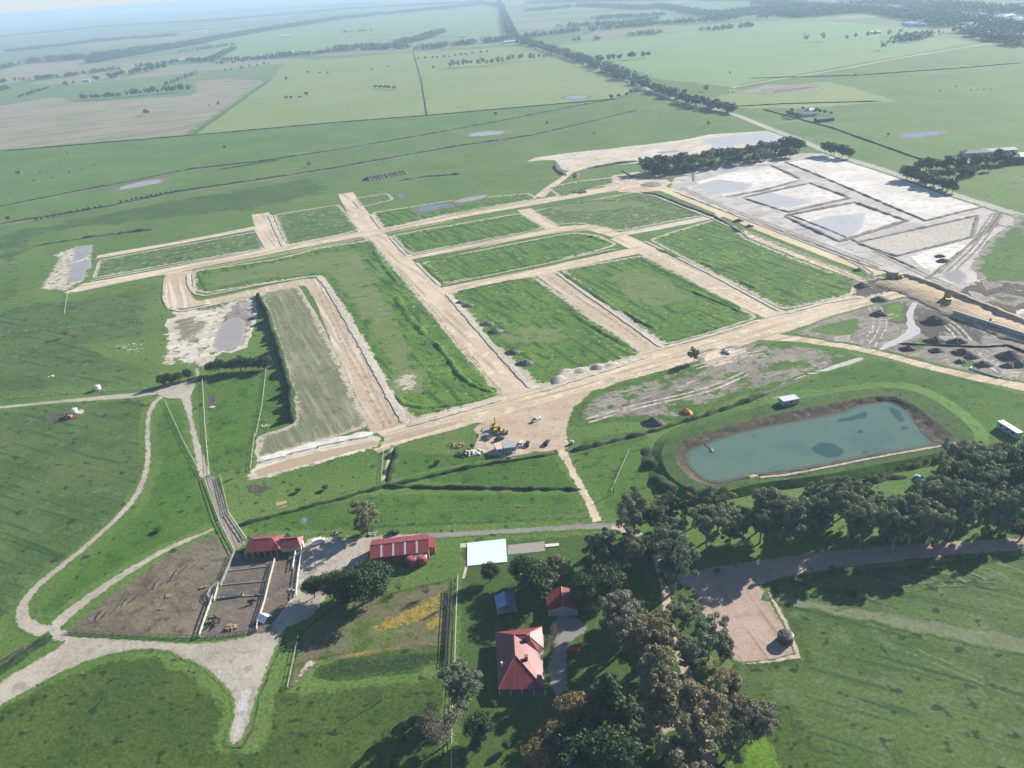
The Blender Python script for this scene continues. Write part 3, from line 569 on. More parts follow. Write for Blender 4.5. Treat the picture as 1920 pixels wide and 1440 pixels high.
# ---------------------------------------------------------------- farm tracks
poly('grass_lot', [(1385, 425), (1400, 432), (1500, 474), (1620, 520), (1640, 530), (1615, 530), (1500, 487), (1400, 446)], gmat('track2', 'lot', .3), fade=3)
T = {}
T['t1'] = strip_poly([(-40, 768), (150, 749), (285, 739), (320, 724), (360, 716), (372, 706), (368, 690)], [4.5, 4.2, 4.5, 7, 8, 4, 3])
T['t2'] = strip_poly([(315, 735), (290, 752), (275, 785), (280, 880), (245, 950), (150, 1035), (60, 1105), (38, 1145), (50, 1175), (110, 1192), (180, 1200)], [6, 4, 3.6, 3.6, 4, 4, 4, 5, 6, 6, 6], smooth=2)
T['t3'] = strip_poly([(345, 728), (355, 775), (370, 840), (385, 895)], [7, 3.5, 4.2, 6])
T['cross'] = np.array([G2(p) for p in [(285, 735), (320, 715), (372, 712), (365, 735), (350, 760), (340, 748), (305, 748)]])
T['t4'] = strip_poly([(405, 990), (310, 1030), (235, 1075), (160, 1125), (100, 1175)], [3, 4, 4.5, 5.5, 7])
T['big'] = np.array([G2(p) for p in [(-60, 1360), (-40, 1300), (50, 1245), (112, 1210), (118, 1188), (180, 1192), (300, 1200), (390, 1203), (480, 1188), (545, 1165), (530, 1195), (512, 1240), (488, 1300), (465, 1375), (445, 1402), (418, 1400), (437, 1330), (425, 1295), (370, 1248), (300, 1218), (230, 1222), (130, 1255), (40, 1305)]])
T['gy'] = np.array([G2(p) for p in [(572, 1009), (600, 1004), (665, 1009), (700, 1003), (760, 999), (830, 1000), (830, 1008), (700, 1018), (692, 1050), (665, 1075), (625, 1100), (600, 1150), (560, 1172), (520, 1188), (500, 1175), (530, 1110), (550, 1060)]])
T['bit'] = strip_poly([(1180, 988), (1120, 986), (1000, 993), (900, 999), (780, 1006)], [5, 4.5, 4, 4, 5])
T['drive'] = np.array([G2(p) for p in [(1029, 1153), (1080, 1150), (1106, 1172), (1100, 1190), (1071, 1203), (1066, 1250), (1072, 1310), (1095, 1345), (1085, 1350), (1055, 1330), (1026, 1290), (1022, 1250), (1040, 1200)]])
T['gl'] = strip_poly([(1150, 985), (1200, 1005), (1235, 1030), (1248, 1100), (1250, 1150), (1270, 1220), (1300, 1290), (1318, 1340), (1330, 1440), (1340, 1500)], [5, 6, 7, 5, 4, 4, 5, 5, 5, 5])
T['br'] = strip_poly([(1180, 1375), (1230, 1370), (1300, 1350)], [5, 5, 4])
T['pink'] = np.array([G2(p) for p in [(1960, 1004), (1800, 1012), (1650, 1022), (1500, 1037), (1350, 1058), (1255, 1075), (1255, 1090), (1305, 1110), (1310, 1150), (1340, 1200), (1372, 1238), (1385, 1247), (1440, 1243), (1503, 1233), (1500, 1218), (1480, 1180), (1458, 1150), (1440, 1112), (1425, 1095), (1500, 1080), (1620, 1062), (1760, 1046), (1960, 1030)]])
sheet('bare_ground', np.array([G2(p) for p in [(425, 1285), (440, 1325), (415, 1400), (425, 1407), (452, 1406), (472, 1372), (492, 1300), (515, 1240), (535, 1195), (500, 1200)]]), gmat('rough', 'olive', .5), fade=1.5)
TM = {'bit': 'bitumen', 'drive': 'bitumen', 'pink': 'pinkgravel', 't4': 'gravel', 'gl': 'shore', 'lane': 'lane'}
for k in ['t1', 't2', 't3', 't4', 'cross', 'big', 'gy', 'bit', 'drive', 'gl', 'br', 'pink']:
    sheet({'bit': 'asphalt_road', 'drive': 'driveway', 'pink': 'gravel_yard', 'gy': 'gravel_yard', 'big': 'gravel_track'}.get(k, 'gravel_track'), chaikin(T[k], 1), gmat(TM.get(k, 'gravel'), 'lawn' if k in ('gl', 'drive', 'br') else 'pasture', .5, bump=.1), fade=2. if k != 'big' else 2.5, jit=.5, mates=[T[q] for q in T if q != k])
sheet('track', strip_poly([(1430, 1120), (1520, 1135), (1600, 1150), (1750, 1178), (1960, 1218)], [4, 6, 7, 8, 9]), gmat('trackgrass', 'field', .2, 0), fade=2.5, jit=1)
poly('bare_ground', [(1479, 1165), (1500, 1220), (1504, 1235), (1440, 1246), (1385, 1249), (1385, 1243), (1440, 1237), (1488, 1226), (1470, 1175), (1436, 1110), (1444, 1108)], gmat('shore', 'field', .6), fade=1.2, jit=.4)
poly('farm_yard', [(120, 1192), (160, 1150), (235, 1092), (310, 1040), (405, 998), (440, 1035), (425, 1090), (378, 1196), (250, 1198), (150, 1196)], gmat('farmmud', 'pasture', .3), fade=3, jit=.8)
poly('farm_yard', [(378, 1196), (440, 1038), (470, 1044), (566, 1036), (556, 1110), (500, 1185), (470, 1190)], gmat('yard'), fade=1, jit=.3)
poly('bare_ground', [(560, 1186), (640, 1125), (700, 1120), (800, 1095), (848, 1085), (845, 1180), (840, 1215), (730, 1225), (600, 1235), (545, 1290), (538, 1282)], gmat('rough', 'olive', .3), fade=3, jit=.6)
poly('flower_patch', [(665, 1195), (700, 1160), (740, 1140), (800, 1112), (838, 1092), (842, 1130), (825, 1175), (770, 1185), (700, 1200)], gmat('yellowflower', 'rough', .45, .3), fade=5, jit=1)
poly('flower_patch', [(790, 1165), (835, 1150), (838, 1175), (800, 1185)], gmat('yellowflower', 'rough', .5, .1), fade=2, jit=1)
poly('flower_patch', [(610, 1235), (660, 1222), (790, 1205), (790, 1210), (680, 1230), (615, 1240)], gmat('yellowflower', 'rough', .5, .1), fade=1.5, jit=.4)
poly('grass_field', [(585, 1270), (600, 1248), (660, 1232), (760, 1222), (835, 1218), (840, 1235), (780, 1262), (640, 1276)], gmat('rank', 'olive', .4), fade=3, jit=.8)
poly('bare_ground', [(575, 1235), (600, 1238), (560, 1280), (540, 1288)], gmat('shore', 'rough', .4, .1), fade=2)
lane = np.concatenate([[G2(p)] for p in [(383, 895), (403, 893), (430, 965), (462, 1020), (440, 1032), (425, 1005), (410, 970)]])
sheet('cattle_lane', lane, gmat('lane'), jit=.15)
# drains and long far tracks
for p, wd, m, u in [([(-60, 432), (210, 388), (330, 362), (500, 337), (640, 315), (760, 293), (880, 273), (1000, 256), (1110, 230), (1200, 208), (1270, 190)], 9, 'ditch', 'pasture'), ([(-40, 397), (60, 378), (143, 361), (230, 345), (353, 320), (500, 303), (633, 283), (780, 258), (930, 231), (1060, 205), (1160, 187), (1230, 172)], 7, 'ditch', 'pasture'),
   ([(930, -14), (950, 30), (965, 72), (1020, 96), (1090, 117), (1200, 160), (1260, 186), (1370, 211), (1440, 240), (1500, 262), (1560, 289), (1690, 329), (1790, 366), (1940, 412)], 15, 'roadfar', 'pasture'), ([(1370, 165), (1430, 153), (1560, 133), (1700, 106), (1860, 81)], 9, 'roadfar', 'pasture'),
   ([(1600, 5), (1700, 28), (1800, 45), (1960, 75)], 45, 'roadfar', 'pasture'), ([(440, 978), (520, 948), (720, 905), (860, 872), (1045, 845)], 1.6, 'ditch', 'pasture'), ([(1060, 845), (1180, 818), (1300, 785), (1420, 742), (1520, 705)], 3, 'ditch', 'lush'), ([(737, 835), (717, 905)], 2.2, 'shore', 'pasture'),
   ([(-30, 1262), (60, 1205), (95, 1188)], 3, 'bankmud', 'pasture'), ([(1450, 232), (1480, 228), (1520, 222)], 3, 'roadfar', 'pasture')]:
    sheet('drain' if m in ('ditch', 'bankmud') else 'road', strip_poly(p, wd), gmat(m, u, .3), fade=1.6, jit=.5, ff=.35)
    if m == 'ditch' and wd > 5: ridge('drain_bank', [(a-2, b-2.0) for a, b in p[:-1]], 2.5, .9, gmat('rank'), jit=1.2, hvar=.7, seed=len(p))
for i, (p, wd, h, m) in enumerate([([(445, 985), (640, 935), (720, 912), (900, 915), (1090, 918)], 2.5, .8, 'rank'), ([(720, 915), (860, 880), (1045, 850)], 2., .7, 'rank'), ([(1065, 848), (1200, 815), (1310, 783), (1440, 738)], 3, .9, 'rank'), ([(745, 838), (728, 905)], 3, 1.1, 'rank'), ([(-30, 1280), (50, 1222), (100, 1192)], 4, .8, 'rank'),
     ([(150, 447), (220, 438), (290, 430)], 5, 1.6, 'darkspoil'), ([(60, 462), (150, 448)], 5, .8, 'rank'), ([(483, 553), (500, 590), (520, 650), (545, 740), (548, 795)], 4, 3.2, 'rank'), ([(740, 340), (800, 331), (870, 326)], 5, 1.2, 'darkspoil'), ([(410, 318), (470, 308), (530, 298)], 10, .8, 'rank')]):  # tall dark bank beside the striped lot stands in for a shade strip
    ridge('earth_bank', p, wd, h, gmat(m), top=.4, jit=.8, seed=i+130, hvar=.6)

# ---------------------------------------------------------------- the farm dam: stacked rings from the toe to the water
def loop_pts(px, z, n=150, it=2):
    c = np.array(chaikin([G2(p, z) for p in px], it)); c = np.vstack([c, c[:1]])
    s = np.concatenate([[0], np.cumsum(np.linalg.norm(np.diff(c, axis=0), axis=1))])
    u = np.linspace(0, s[-1], n, endpoint=False)
    q = np.stack([np.interp(u, s, c[:, 0]), np.interp(u, s, c[:, 1])], 1)
    cen = q.mean(0); a = np.arctan2(q[:, 1]-cen[1], q[:, 0]-cen[0]); k = int(np.argmin(np.abs(a))); return np.roll(q, -k, 0)
def ring(name, lo, zl, hi, zh, mat, jit=.0, mid=2):
    n = len(lo); V = []; Fs = []
    for r in range(mid+1):
        f = r/mid
        for i in range(n):
            q = lo[i]*(1-f)+hi[i]*f; z = zl*(1-f)+zh*f
            z += jit*mnoise.noise(Vector((q[0]*.3, q[1]*.3, 0)))*(0 < r < mid)
            V.append((*q, z))
    for r in range(mid):
        for i in range(n): Fs.append((r*n+i, r*n+(i+1) % n, (r+1)*n+(i+1) % n, (r+1)*n+i))
    me = mesh_np(name, V, Fs, mat, True)
    if sum(p.normal.z for p in me.polygons) < 0: me.flip_normals()
    return tag(link(name, me), kind='structure')
WL = [(1283, 847), (1330, 828), (1390, 809), (1487, 790), (1567, 776), (1613, 759), (1657, 753), (1677, 757), (1707, 775), (1712, 787), (1736, 810), (1772, 831), (1745, 838), (1647, 853), (1563, 870), (1497, 883), (1427, 890), (1373, 903), (1347, 908), (1320, 903), (1300, 887), (1283, 867)]
IC = [(1256, 838), (1300, 815), (1400, 783), (1480, 765), (1560, 750), (1620, 741), (1680, 738), (1720, 755), (1760, 785), (1800, 812), (1793, 826), (1760, 836), (1640, 857), (1560, 873), (1495, 887), (1425, 894), (1375, 907), (1345, 915), (1310, 910), (1280, 895), (1262, 870)]
OC = [(1238, 845), (1260, 815), (1380, 772), (1480, 750), (1560, 737), (1620, 729), (1690, 726), (1740, 742), (1790, 775), (1830, 812), (1825, 835), (1770, 848), (1640, 872), (1560, 888), (1495, 897), (1425, 905), (1375, 918), (1340, 925), (1295, 918), (1262, 900), (1243, 872)]
TO = [(1216, 850), (1240, 810), (1370, 765), (1470, 742), (1560, 728), (1620, 718), (1700, 715), (1760, 735), (1820, 775), (1860, 815), (1850, 850), (1780, 868), (1640, 895), (1560, 908), (1495, 915), (1425, 925), (1375, 936), (1330, 942), (1278, 935), (1240, 905), (1222, 878)]
wl, ic, oc, to = loop_pts(WL, 1.2), loop_pts(IC, 2.4), loop_pts(OC, 2.4), loop_pts(TO, 0)
ic = ic*.7+wl*.3
ring('dam_bank', to, .0, oc, 2.4, gmat('lush'), .4)
ring('dam_bank', oc, 2.4, ic, 2.4, gmat('grassmid'), .15)
ring('dam_bank', ic, 2.4, wl*1.0, 1.1, gmat('bankmud'), .8, 4)
sheet('pond_water', wl*1.001, WG, z=1.2, jit=0)
dpc = chaikin([G2(p, 2.4) for p in [(1797, 829), (1760, 837), (1640, 858), (1560, 874), (1495, 888), (1425, 895)]], 1, False)
sheet('dam_path', offset_strip(densify(dpc, 3, .15, False), [1.8]*len(densify(dpc, 3, .15, False))), gmat('shore', 'bankmud', .6), z=2.5, fade=.8, jit=.2, step=2)

for i, p in enumerate([[(1516, 836), (1536, 826), (1565, 829), (1588, 843), (1584, 857), (1552, 862), (1526, 853)], [(1560, 790), (1600, 775), (1625, 768), (1635, 775), (1620, 788), (1580, 794)], [(1660, 757), (1680, 763), (1705, 785), (1690, 795), (1665, 775)], [(1683, 800), (1700, 796), (1713, 802), (1700, 809), (1686, 808)], [(1430, 880), (1470, 868), (1500, 862), (1480, 872), (1440, 886)], [(1403, 818), (1415, 813), (1425, 816), (1412, 821)], [(1600, 808), (1620, 802), (1628, 812), (1608, 816)], [(1608, 848), (1625, 842), (1640, 847), (1620, 853)]]):
    sheet('pond_water', chaikin([G2(q, 1.2) for q in p], 2), WD, z=1.21, jit=.9, seed=i, step=1.5, fade=1.5, ff=.3)
sheet('bare_ground', chaikin([G2(q, 1.3) for q in [(1708, 781), (1725, 780), (1760, 800), (1785, 824), (1768, 831), (1745, 828), (1732, 812)]], 1), gmat('bankmud'), z=1.32, jit=.8)
# trampled ground round the farm tanks and rubbish
poly('bare_ground', [(143, 770), (157, 766), (162, 771), (152, 778), (145, 778)], gmat('shore', 'field', .5), fade=1.5)
poly('bare_ground', [(170, 737), (182, 733), (198, 733), (210, 740), (188, 742)], gmat('darkmud', 'pasture', .4, .1), fade=2)
poly('bare_ground', [(1290, 665), (1330, 655), (1420, 643), (1400, 665), (1340, 700), (1260, 740), (1230, 742), (1330, 690)], gmat('track2', 'greymud', .12, .25), fade=4, jit=1)

# wheel marks and wet lines worn into the roads and mud
def marks(px, wd, top, under, cov=.15, n=1, gap=2.0, seed=0):
    for i in range(n):
        c = np.array(chaikin([G2(p) for p in px], 2, False)); t = np.gradient(c, axis=0); t /= np.linalg.norm(t, axis=1)[:, None]; nr = np.stack([-t[:, 1], t[:, 0]], 1)
        c = c+nr*(i-(n-1)/2)*gap; c = densify(c, 5, .5, False, seed+i)
        sheet('wheel_track', offset_strip(c, [wd]*len(c)), gmat(top, under, .3, cov, bump=.1), fade=wd*.3, jit=.25, seed=seed+i)
cgroup('wetsand', (.30, .235, .17), (.36, .29, .21), (.25, .20, .15), mid=1/3., fine_amt=.2)
for i, (p, wd, n, g) in enumerate([([(748, 510), (790, 560), (820, 590), (850, 640), (900, 690), (940, 735)], 2.2, 1, 2), ([(660, 370), (690, 430), (735, 480)], 1.6, 2, 3.5), ([(598, 530), (640, 620), (690, 710), (735, 800)], 1.8, 3, 3.2), ([(760, 815), (870, 785), (1000, 752), (1130, 715), (1290, 668), (1450, 618)], 1.4, 2, 4.5),
   ([(1030, 520), (1110, 575), (1230, 655)], 2.5, 1, 2), ([(1190, 462), (1330, 535), (1450, 592)], 1.6, 2, 3), ([(330, 515), (600, 462), (850, 412)], 1.3, 2, 4), ([(900, 463), (1040, 434), (1120, 430)], 1.4, 2, 3), ([(840, 548), (1000, 513), (1160, 478)], 1.4, 2, 3), ([(1480, 612), (1600, 575), (1680, 552)], 1.3, 2, 4), ([(1500, 636), (1620, 656), (1790, 702), (1900, 725)], 1.0, 2, 2.4)]):
    marks(p, wd, 'wetsand', 'rut' if i in (2, 4) else 'track2', .05, n, g, i*5)
for i, (p, top, n) in enumerate([([(1300, 690), (1380, 668), (1430, 660)], 'pale', 2), ([(1100, 790), (1200, 760), (1320, 735), (1400, 700)], 'pale', 2), ([(1640, 575), (1655, 610), (1625, 650)], 'pale', 3), ([(1620, 590), (1650, 600), (1680, 590)], 'pale', 2), ([(1760, 595), (1790, 615), (1810, 640)], 'pale', 3), ([(1820, 660), (1870, 690), (1910, 710)], 'pale', 3), ([(1850, 670), (1880, 705), (1920, 700)], 'pale', 2), ([(1870, 400), (1830, 460), (1770, 515)], 'darkmud', 3), ([(1640, 470), (1720, 510), (1800, 545)], 'darkmud', 2), ([(1280, 352), (1340, 382), (1480, 435), (1650, 500)], 'darkmud', 2), ([(1260, 325), (1330, 312), (1460, 296)], 'darkmud', 3), ([(1560, 470), (1650, 520), (1600, 530)], 'darkmud', 2), ([(1405, 435), (1500, 475), (1620, 525)], 'pale', 2)]):
    marks(p, 1.6, top, 'greymud', .05, n, 3.2, 200+i*5)
for i in range(15):   # furrowed tyre ridges across the muddy farm yard
    f = i/14.; a = np.array([175+f*170, 1170-f*95]); ridge('tyre_furrow', [tuple(a), tuple(a+[18+6*(i % 3), -30+4*(i % 4)])], 1.1, .4, gmat('darkmud', bump=.2), jit=.3, seed=i+300, hvar=.5)

poly('gravel_track', [(447, 1290), (478, 1285), (470, 1330), (452, 1385), (433, 1390), (440, 1340)], gmat('bitumenpale', 'gravel', .5), fade=2)
poly('grass_field', [(1216, 850), (1230, 838), (1240, 870), (1262, 902), (1283, 925), (1262, 925), (1235, 900), (1218, 875)], gmat('rank', 'lush', .4), fade=1.5)
for p, wd, h in [([(1212, 840), (1218, 872), (1238, 905), (1270, 932)], 7, 1.3), ([(1440, 885), (1560, 862)], .1, .1), ([(1600, 905), (1660, 897), (1700, 893)], 4, 1.), ([(1665, 882), (1750, 868)], 4, 1.1)]:
    if wd > 1: ridge('weed_bank', p, wd, h, gmat('rank'), top=.4, jit=1., hvar=.8)

# faint stock tracks and tyre marks through the paddocks
TK_ = [([(300, 790), (330, 850), (370, 900), (400, 980)], 'lush'), ([(480, 1000), (560, 975), (700, 960), (900, 950), (1080, 955)], 'lush'), ([(760, 900), (880, 880), (1040, 880)], 'lush'), ([(1100, 900), (1160, 880), (1230, 860)], 'lush'), ([(1500, 700), (1640, 700), (1760, 720), (1860, 790)], 'lush'), ([(1720, 720), (1800, 760), (1880, 850)], 'lush'),
  ([(0, 500), (80, 470), (250, 430)], 'pasture'), ([(1700, 1215), (1780, 1250), (1900, 1300)], 'field'), ([(1560, 1140), (1680, 1105), (1790, 1090), (1880, 1100)], 'field')]
for i, (p, u) in enumerate(TK_): marks(p, 1.3, 'trackgrass', u, .4, 2, 2.6, 400+i*3)
for i in range(7):   # mown swathes in the far corner of the right paddock
    marks([(1640+i*38, 1086-i*5), (1670+i*38, 1092-i*5), (1700+i*38, 1108-i*5)], 1.6, 'trackgrass', 'field', .15, 1, 2, 500+i)

for p in ([(1765, 512), (1800, 505), (1815, 515), (1800, 532), (1775, 525)], [(1815, 545), (1840, 550), (1860, 565), (1845, 568), (1820, 555)], [(1900, 590), (1940, 582), (1950, 600), (1915, 602)], [(1560, 632), (1600, 628), (1590, 640), (1565, 640)], [(1760, 630), (1790, 632), (1800, 638), (1770, 638)], [(1880, 678), (1900, 700), (1880, 702)]): poly('pond_water', p, WP, jit=1.2)
for q in ([(1835, 560), (1880, 548), (1930, 560), (1900, 575)], [(1900, 400), (1940, 408), (1950, 430), (1900, 425)]): poly('grass_field', q, gmat('lush', 'greymud', .12, .3), fade=7, jit=2)
# ---------------------------------------------------------------- trees
def leafmat(name, dark, light, hue=.3):
    m = bpy.data.materials.new('foliage_'+name); m.use_nodes = True; nt = m.node_tree; b = nt.nodes['Principled BSDF']
    at = nt.nodes.new('ShaderNodeAttribute'); at.attribute_name = 'rnd'
    oi = nt.nodes.new('ShaderNodeObjectInfo')
    c = mixc(nt, at.outputs['Fac'], dark, light)
    c = mixc(nt, 1.0, c, mixc(nt, oi.outputs['Random'], (1-hue, 1-hue*.7, 1-hue*.4), (1+hue, 1+hue*.6, 1)), 'MULTIPLY')
    nt.links.new(c, b.inputs['Base Color']); b.inputs['Roughness'].default_value = .6; b.inputs['Specular IOR Level'].default_value = .25
    tr = nt.nodes.new('ShaderNodeBsdfTranslucent'); nt.links.new(c, tr.inputs[0])
    mx = nt.nodes.new('ShaderNodeMixShader'); mx.inputs[0].default_value = .22
    nt.links.new(b.outputs[0], mx.inputs[1]); nt.links.new(tr.outputs[0], mx.inputs[2]); nt.links.new(mx.outputs[0], nt.nodes['Material Output'].inputs[0])
    return m
LM = {'gum': leafmat('gum', (.055, .072, .038), (.29, .33, .19)), 'gumgreen': leafmat('gumgreen', (.05, .08, .04), (.30, .35, .21)), 'dark': leafmat('dark', (.028, .055, .020), (.075, .120, .042)),
      'brown': leafmat('brown', (.075, .072, .045), (.31, .30, .19)), 'yellow': leafmat('yellow', (.13, .09, .03), (.34, .25, .10)), 'orange': leafmat('orange', (.22, .08, .01), (.50, .20, .03)),
      'pine': leafmat('pine', (.026, .058, .022), (.07, .12, .04)), 'bare': leafmat('bare', (.10, .085, .075), (.22, .19, .17)), 'shrub': leafmat('shrub', (.05, .075, .035), (.14, .17, .09))}
def bark(name, a, b_):
    m = bpy.data.materials.new('bark_'+name); m.use_nodes = True; nt = m.node_tree; b = nt.nodes['Principled BSDF']
    tc = nt.nodes.new('ShaderNodeTexCoord'); mp = _n(nt, 'ShaderNodeMapping'); mp.inputs['Scale'].default_value = (1, 1, .3); nt.links.new(tc.outputs['Object'], mp.inputs[0])
    nt.links.new(mixc(nt, ramp(nt, noise(nt, mp.outputs[0], 2.5, 4), .4, .6), a, b_), b.inputs['Base Color']); b.inputs['Roughness'].default_value = .85
    return m
BM = {'pale': bark('pale', (.42, .38, .33), (.20, .16, .13)), 'dark': bark('dark', (.10, .08, .065), (.16, .13, .10))}

def leaves(rs, cen, rad, n, size, up=.35, shell=.55):
    """n leaf clumps in each ellipsoidal cluster: returns vertices, and a brightness per face"""
    K = len(cen); c = np.repeat(cen, n, 0); r = np.repeat(rad, n, 0)
    d = rs.normal(size=(K*n, 3)); d /= np.linalg.norm(d, axis=1)[:, None]
    d[:, 2] = np.where(rs.rand(K*n) < up, np.abs(d[:, 2]), d[:, 2])
    f = shell+(1-shell)*rs.rand(K*n)**.6; p = c+d*r*f[:, None]
    nrm = d*.9+rs.normal(size=(K*n, 3))*.55; nrm /= np.linalg.norm(nrm, axis=1)[:, None]
    t = np.cross(nrm, rs.normal(size=(K*n, 3))); t /= np.linalg.norm(t, axis=1)[:, None]+1e-9; b = np.cross(nrm, t)
    s = size*(.6+.8*rs.rand(K*n))[:, None]; k = (.55+.5*rs.rand(K*n))[:, None]
    V = np.stack([p+t*s, p+b*s*k, p-t*s*(.6+.4*k), p-b*s*k], 1).reshape(-1, 3)
    cl = np.repeat(rs.rand(K), n); col = np.clip(.15+.45*cl+.4*rs.rand(K*n), 0, 1)
    return V, col
def leafmesh(name, V, col, mat):
    n = len(V)//4; me = bpy.data.meshes.new(name); me.vertices.add(n*4); me.vertices.foreach_set('co', V.astype(np.float32).ravel())
    me.loops.add(n*4); me.loops.foreach_set('vertex_index', np.arange(n*4, dtype=np.int32)); me.polygons.add(n)
    me.polygons.foreach_set('loop_start', np.arange(0, n*4, 4, dtype=np.int32))
    me.materials.append(mat); me.update(calc_edges=True)
    at = me.attributes.new('rnd', 'FLOAT', 'FACE'); at.data.foreach_set('value', col.astype(np.float32)); return me
def tube(V, Fs, p, q, r0, r1, bend=0, rs=None, seg=5, k=6):
    p, q = np.array(p, float), np.array(q, float); ax = q-p; L = np.linalg.norm(ax)+1e-6; ax /= L
    t = np.cross(ax, [0.3, .9, .1]); t /= np.linalg.norm(t); b = np.cross(ax, t); o = len(V)
    off = (rs.normal(size=3) if rs is not None else np.zeros(3))*bend*L
    for i in range(seg+1):
        f = i/seg; c = p+(q-p)*f+off*sin(pi*f); r = r0+(r1-r0)*f
        for j in range(k): a = 2*pi*j/k; V.append(c+(t*cos(a)+b*sin(a))*r)
    for i in range(seg):
        for j in range(k): Fs.append((o+i*k+j, o+i*k+(j+1) % k, o+(i+1)*k+(j+1) % k, o+(i+1)*k+j))
PROTO = {}
def make_proto(key, kind, seed, lod):
    rs = np.random.RandomState(seed); TV, TF = [], []
    # unit: height in metres of a 1:1 tree
    if kind in ('gum', 'gumgreen', 'brown'):
        h, R = 18., 6.6; n = [95, 38, 14][lod]; lf = [170, 60, 22][lod]; sz = [.215, .46, 1.0][lod]
        cen = []
        heads = [(np.array([cos(q*.9+rs.rand()), sin(q*.9+rs.rand())])*R*(.2+.5*rs.rand()), h*(.42+.46*rs.rand())) for q in range(9)]
        for i in range(n):
            hd = heads[i % 9]; a = rs.rand()*2*pi; q = rs.rand()**.5
            cen.append([hd[0][0]+cos(a)*q*R*.42, hd[0][1]+sin(a)*q*R*.42, hd[1]+(rs.rand()-.5)*h*.22-q*1.4])
        cen = np.array(cen); rad = np.array([[1., 1., .72]])*(rs.rand(n)[:, None]*.5+.75)*(1.12 if lod == 0 else 1.6 if lod == 1 else 2.6)
        if lod < 2:
            tp = np.array([rs.normal()*.5, rs.normal()*.5, h*.42]); tube(TV, TF, (0, 0, -.3), tp, .42, .27, .03, rs)
            for (xy, z) in heads:
                m = tp+(np.array([xy[0], xy[1], z])-tp)*.5+rs.normal(size=3)*.4
                tube(TV, TF, tp-[0, 0, .8], m, .22, .15, .08, rs); tube(TV, TF, m, (xy[0], xy[1], z), .15, .06, .08, rs)
                if lod == 0:
                    for q in range(4):
                        e = cen[rs.randint(n)]
                        if np.linalg.norm(e-m) < 7: tube(TV, TF, m, e, .09, .03, .08, rs, 3, 5)
        else: tube(TV, TF, (0, 0, -.3), (0, 0, h*.6), .5, .3, 0, None, 2, 5)
    elif kind in ('dark', 'orange', 'yellow', 'shrub'):
        h, R = 10., 4.6; n = [60, 20, 10][lod]; lf = [130, 50, 22][lod]; sz = [.20, .5, .95][lod]; cen = []
        for i in range(n):
            u = rs.normal(size=3); u /= np.linalg.norm(u); q = rs.rand()**.35*.78
            cen.append([u[0]*R*q, u[1]*R*q, h*.56+u[2]*h*.36*q])
        cen = np.array(cen); rad = np.array([[1., 1., .85]])*(rs.rand(n)[:, None]*.6+.7)*(1.35 if lod == 0 else 1.75 if lod == 1 else 2.2)
        tube(TV, TF, (0, 0, -.3), (rs.normal()*.2, rs.normal()*.2, h*.5), .3, .18, .03, rs)
        for q in range(5):
            e = cen[rs.randint(n)]; tube(TV, TF, (0, 0, h*.3), e, .13, .04, .06, rs, 3, 5)
    elif kind == 'pine':
        h, R = 12., 3.4; n = [50, 22, 9][lod]; lf = [85, 45, 24][lod]; sz = [.26, .45, .9][lod]; cen = []
        for i in range(n):
            f = (i+.5)/n; a = rs.rand()*2*pi; rr = R*(1-f)**.8*(.45+.5*rs.rand()); cen.append([cos(a)*rr, sin(a)*rr, h*(.1+.86*f)])
        cen = np.array(cen); rad = np.array([[1., 1., .8]])*np.linspace(1.5, .6, n)[:, None]*(1. if lod < 2 else 1.5)
        tube(TV, TF, (0, 0, -.3), (0, 0, h*.9), .26, .06, .01, rs)
    elif kind == 'bare':
        h, R = 8., 3.4; n = 26; lf = [60, 40, 12][lod]; sz = [.10, .16, .5][lod]; cen = []
        for i in range(n):
            u = rs.normal(size=3); u /= np.linalg.norm(u); cen.append([u[0]*R*.7, u[1]*R*.7, h*.62+u[2]*h*.28])
        cen = np.array(cen); rad = np.full((n, 3), 1.25)
        tube(TV, TF, (0, 0, -.3), (0, 0, h*.35), .2, .14, .03, rs)
        for e in cen:
            tube(TV, TF, (0, 0, h*.3), e, .09, .03, .08, rs, 3, 4)
            for q in range(3): tube(TV, TF, e*.7+np.array([0, 0, h*.1]), e+rs.normal(size=3)*.9, .03, .015, .05, rs, 2, 3)
    V, col = leaves(rs, cen, rad, lf, sz); 
    PROTO[key] = (leafmesh('crown', V, col, LM[kind]), mesh_np('trunk', TV, TF, BM['pale' if kind in ('gum', 'gumgreen') else 'dark'], True), h, R)
def proto(kind, lod, i):
    nv = [4, 3, 3][lod]; i %= nv; key = (kind, lod, i)
    if key not in PROTO: make_proto(key, kind, 100+i*17+lod*5+sum(map(ord, kind)) % 50, lod)
    return PROTO[key]
TN = [0]; TREES = []
KN = {'gum': 'gum_tree', 'gumgreen': 'gum_tree', 'brown': 'gum_tree', 'dark': 'evergreen_tree', 'orange': 'autumn_tree', 'yellow': 'autumn_tree', 'pine': 'conifer_tree', 'bare': 'bare_tree', 'shrub': 'shrub'}
def short(l, n=16):
    w = l.split()
    for drop in ('the', 'a', 'of', 'just', 'very', 'small', 'dark'):
        while len(w) > n and drop in w[1:]: w.pop(len(w)-1-w[::-1].index(drop))
    return ' '.join(w[:n])
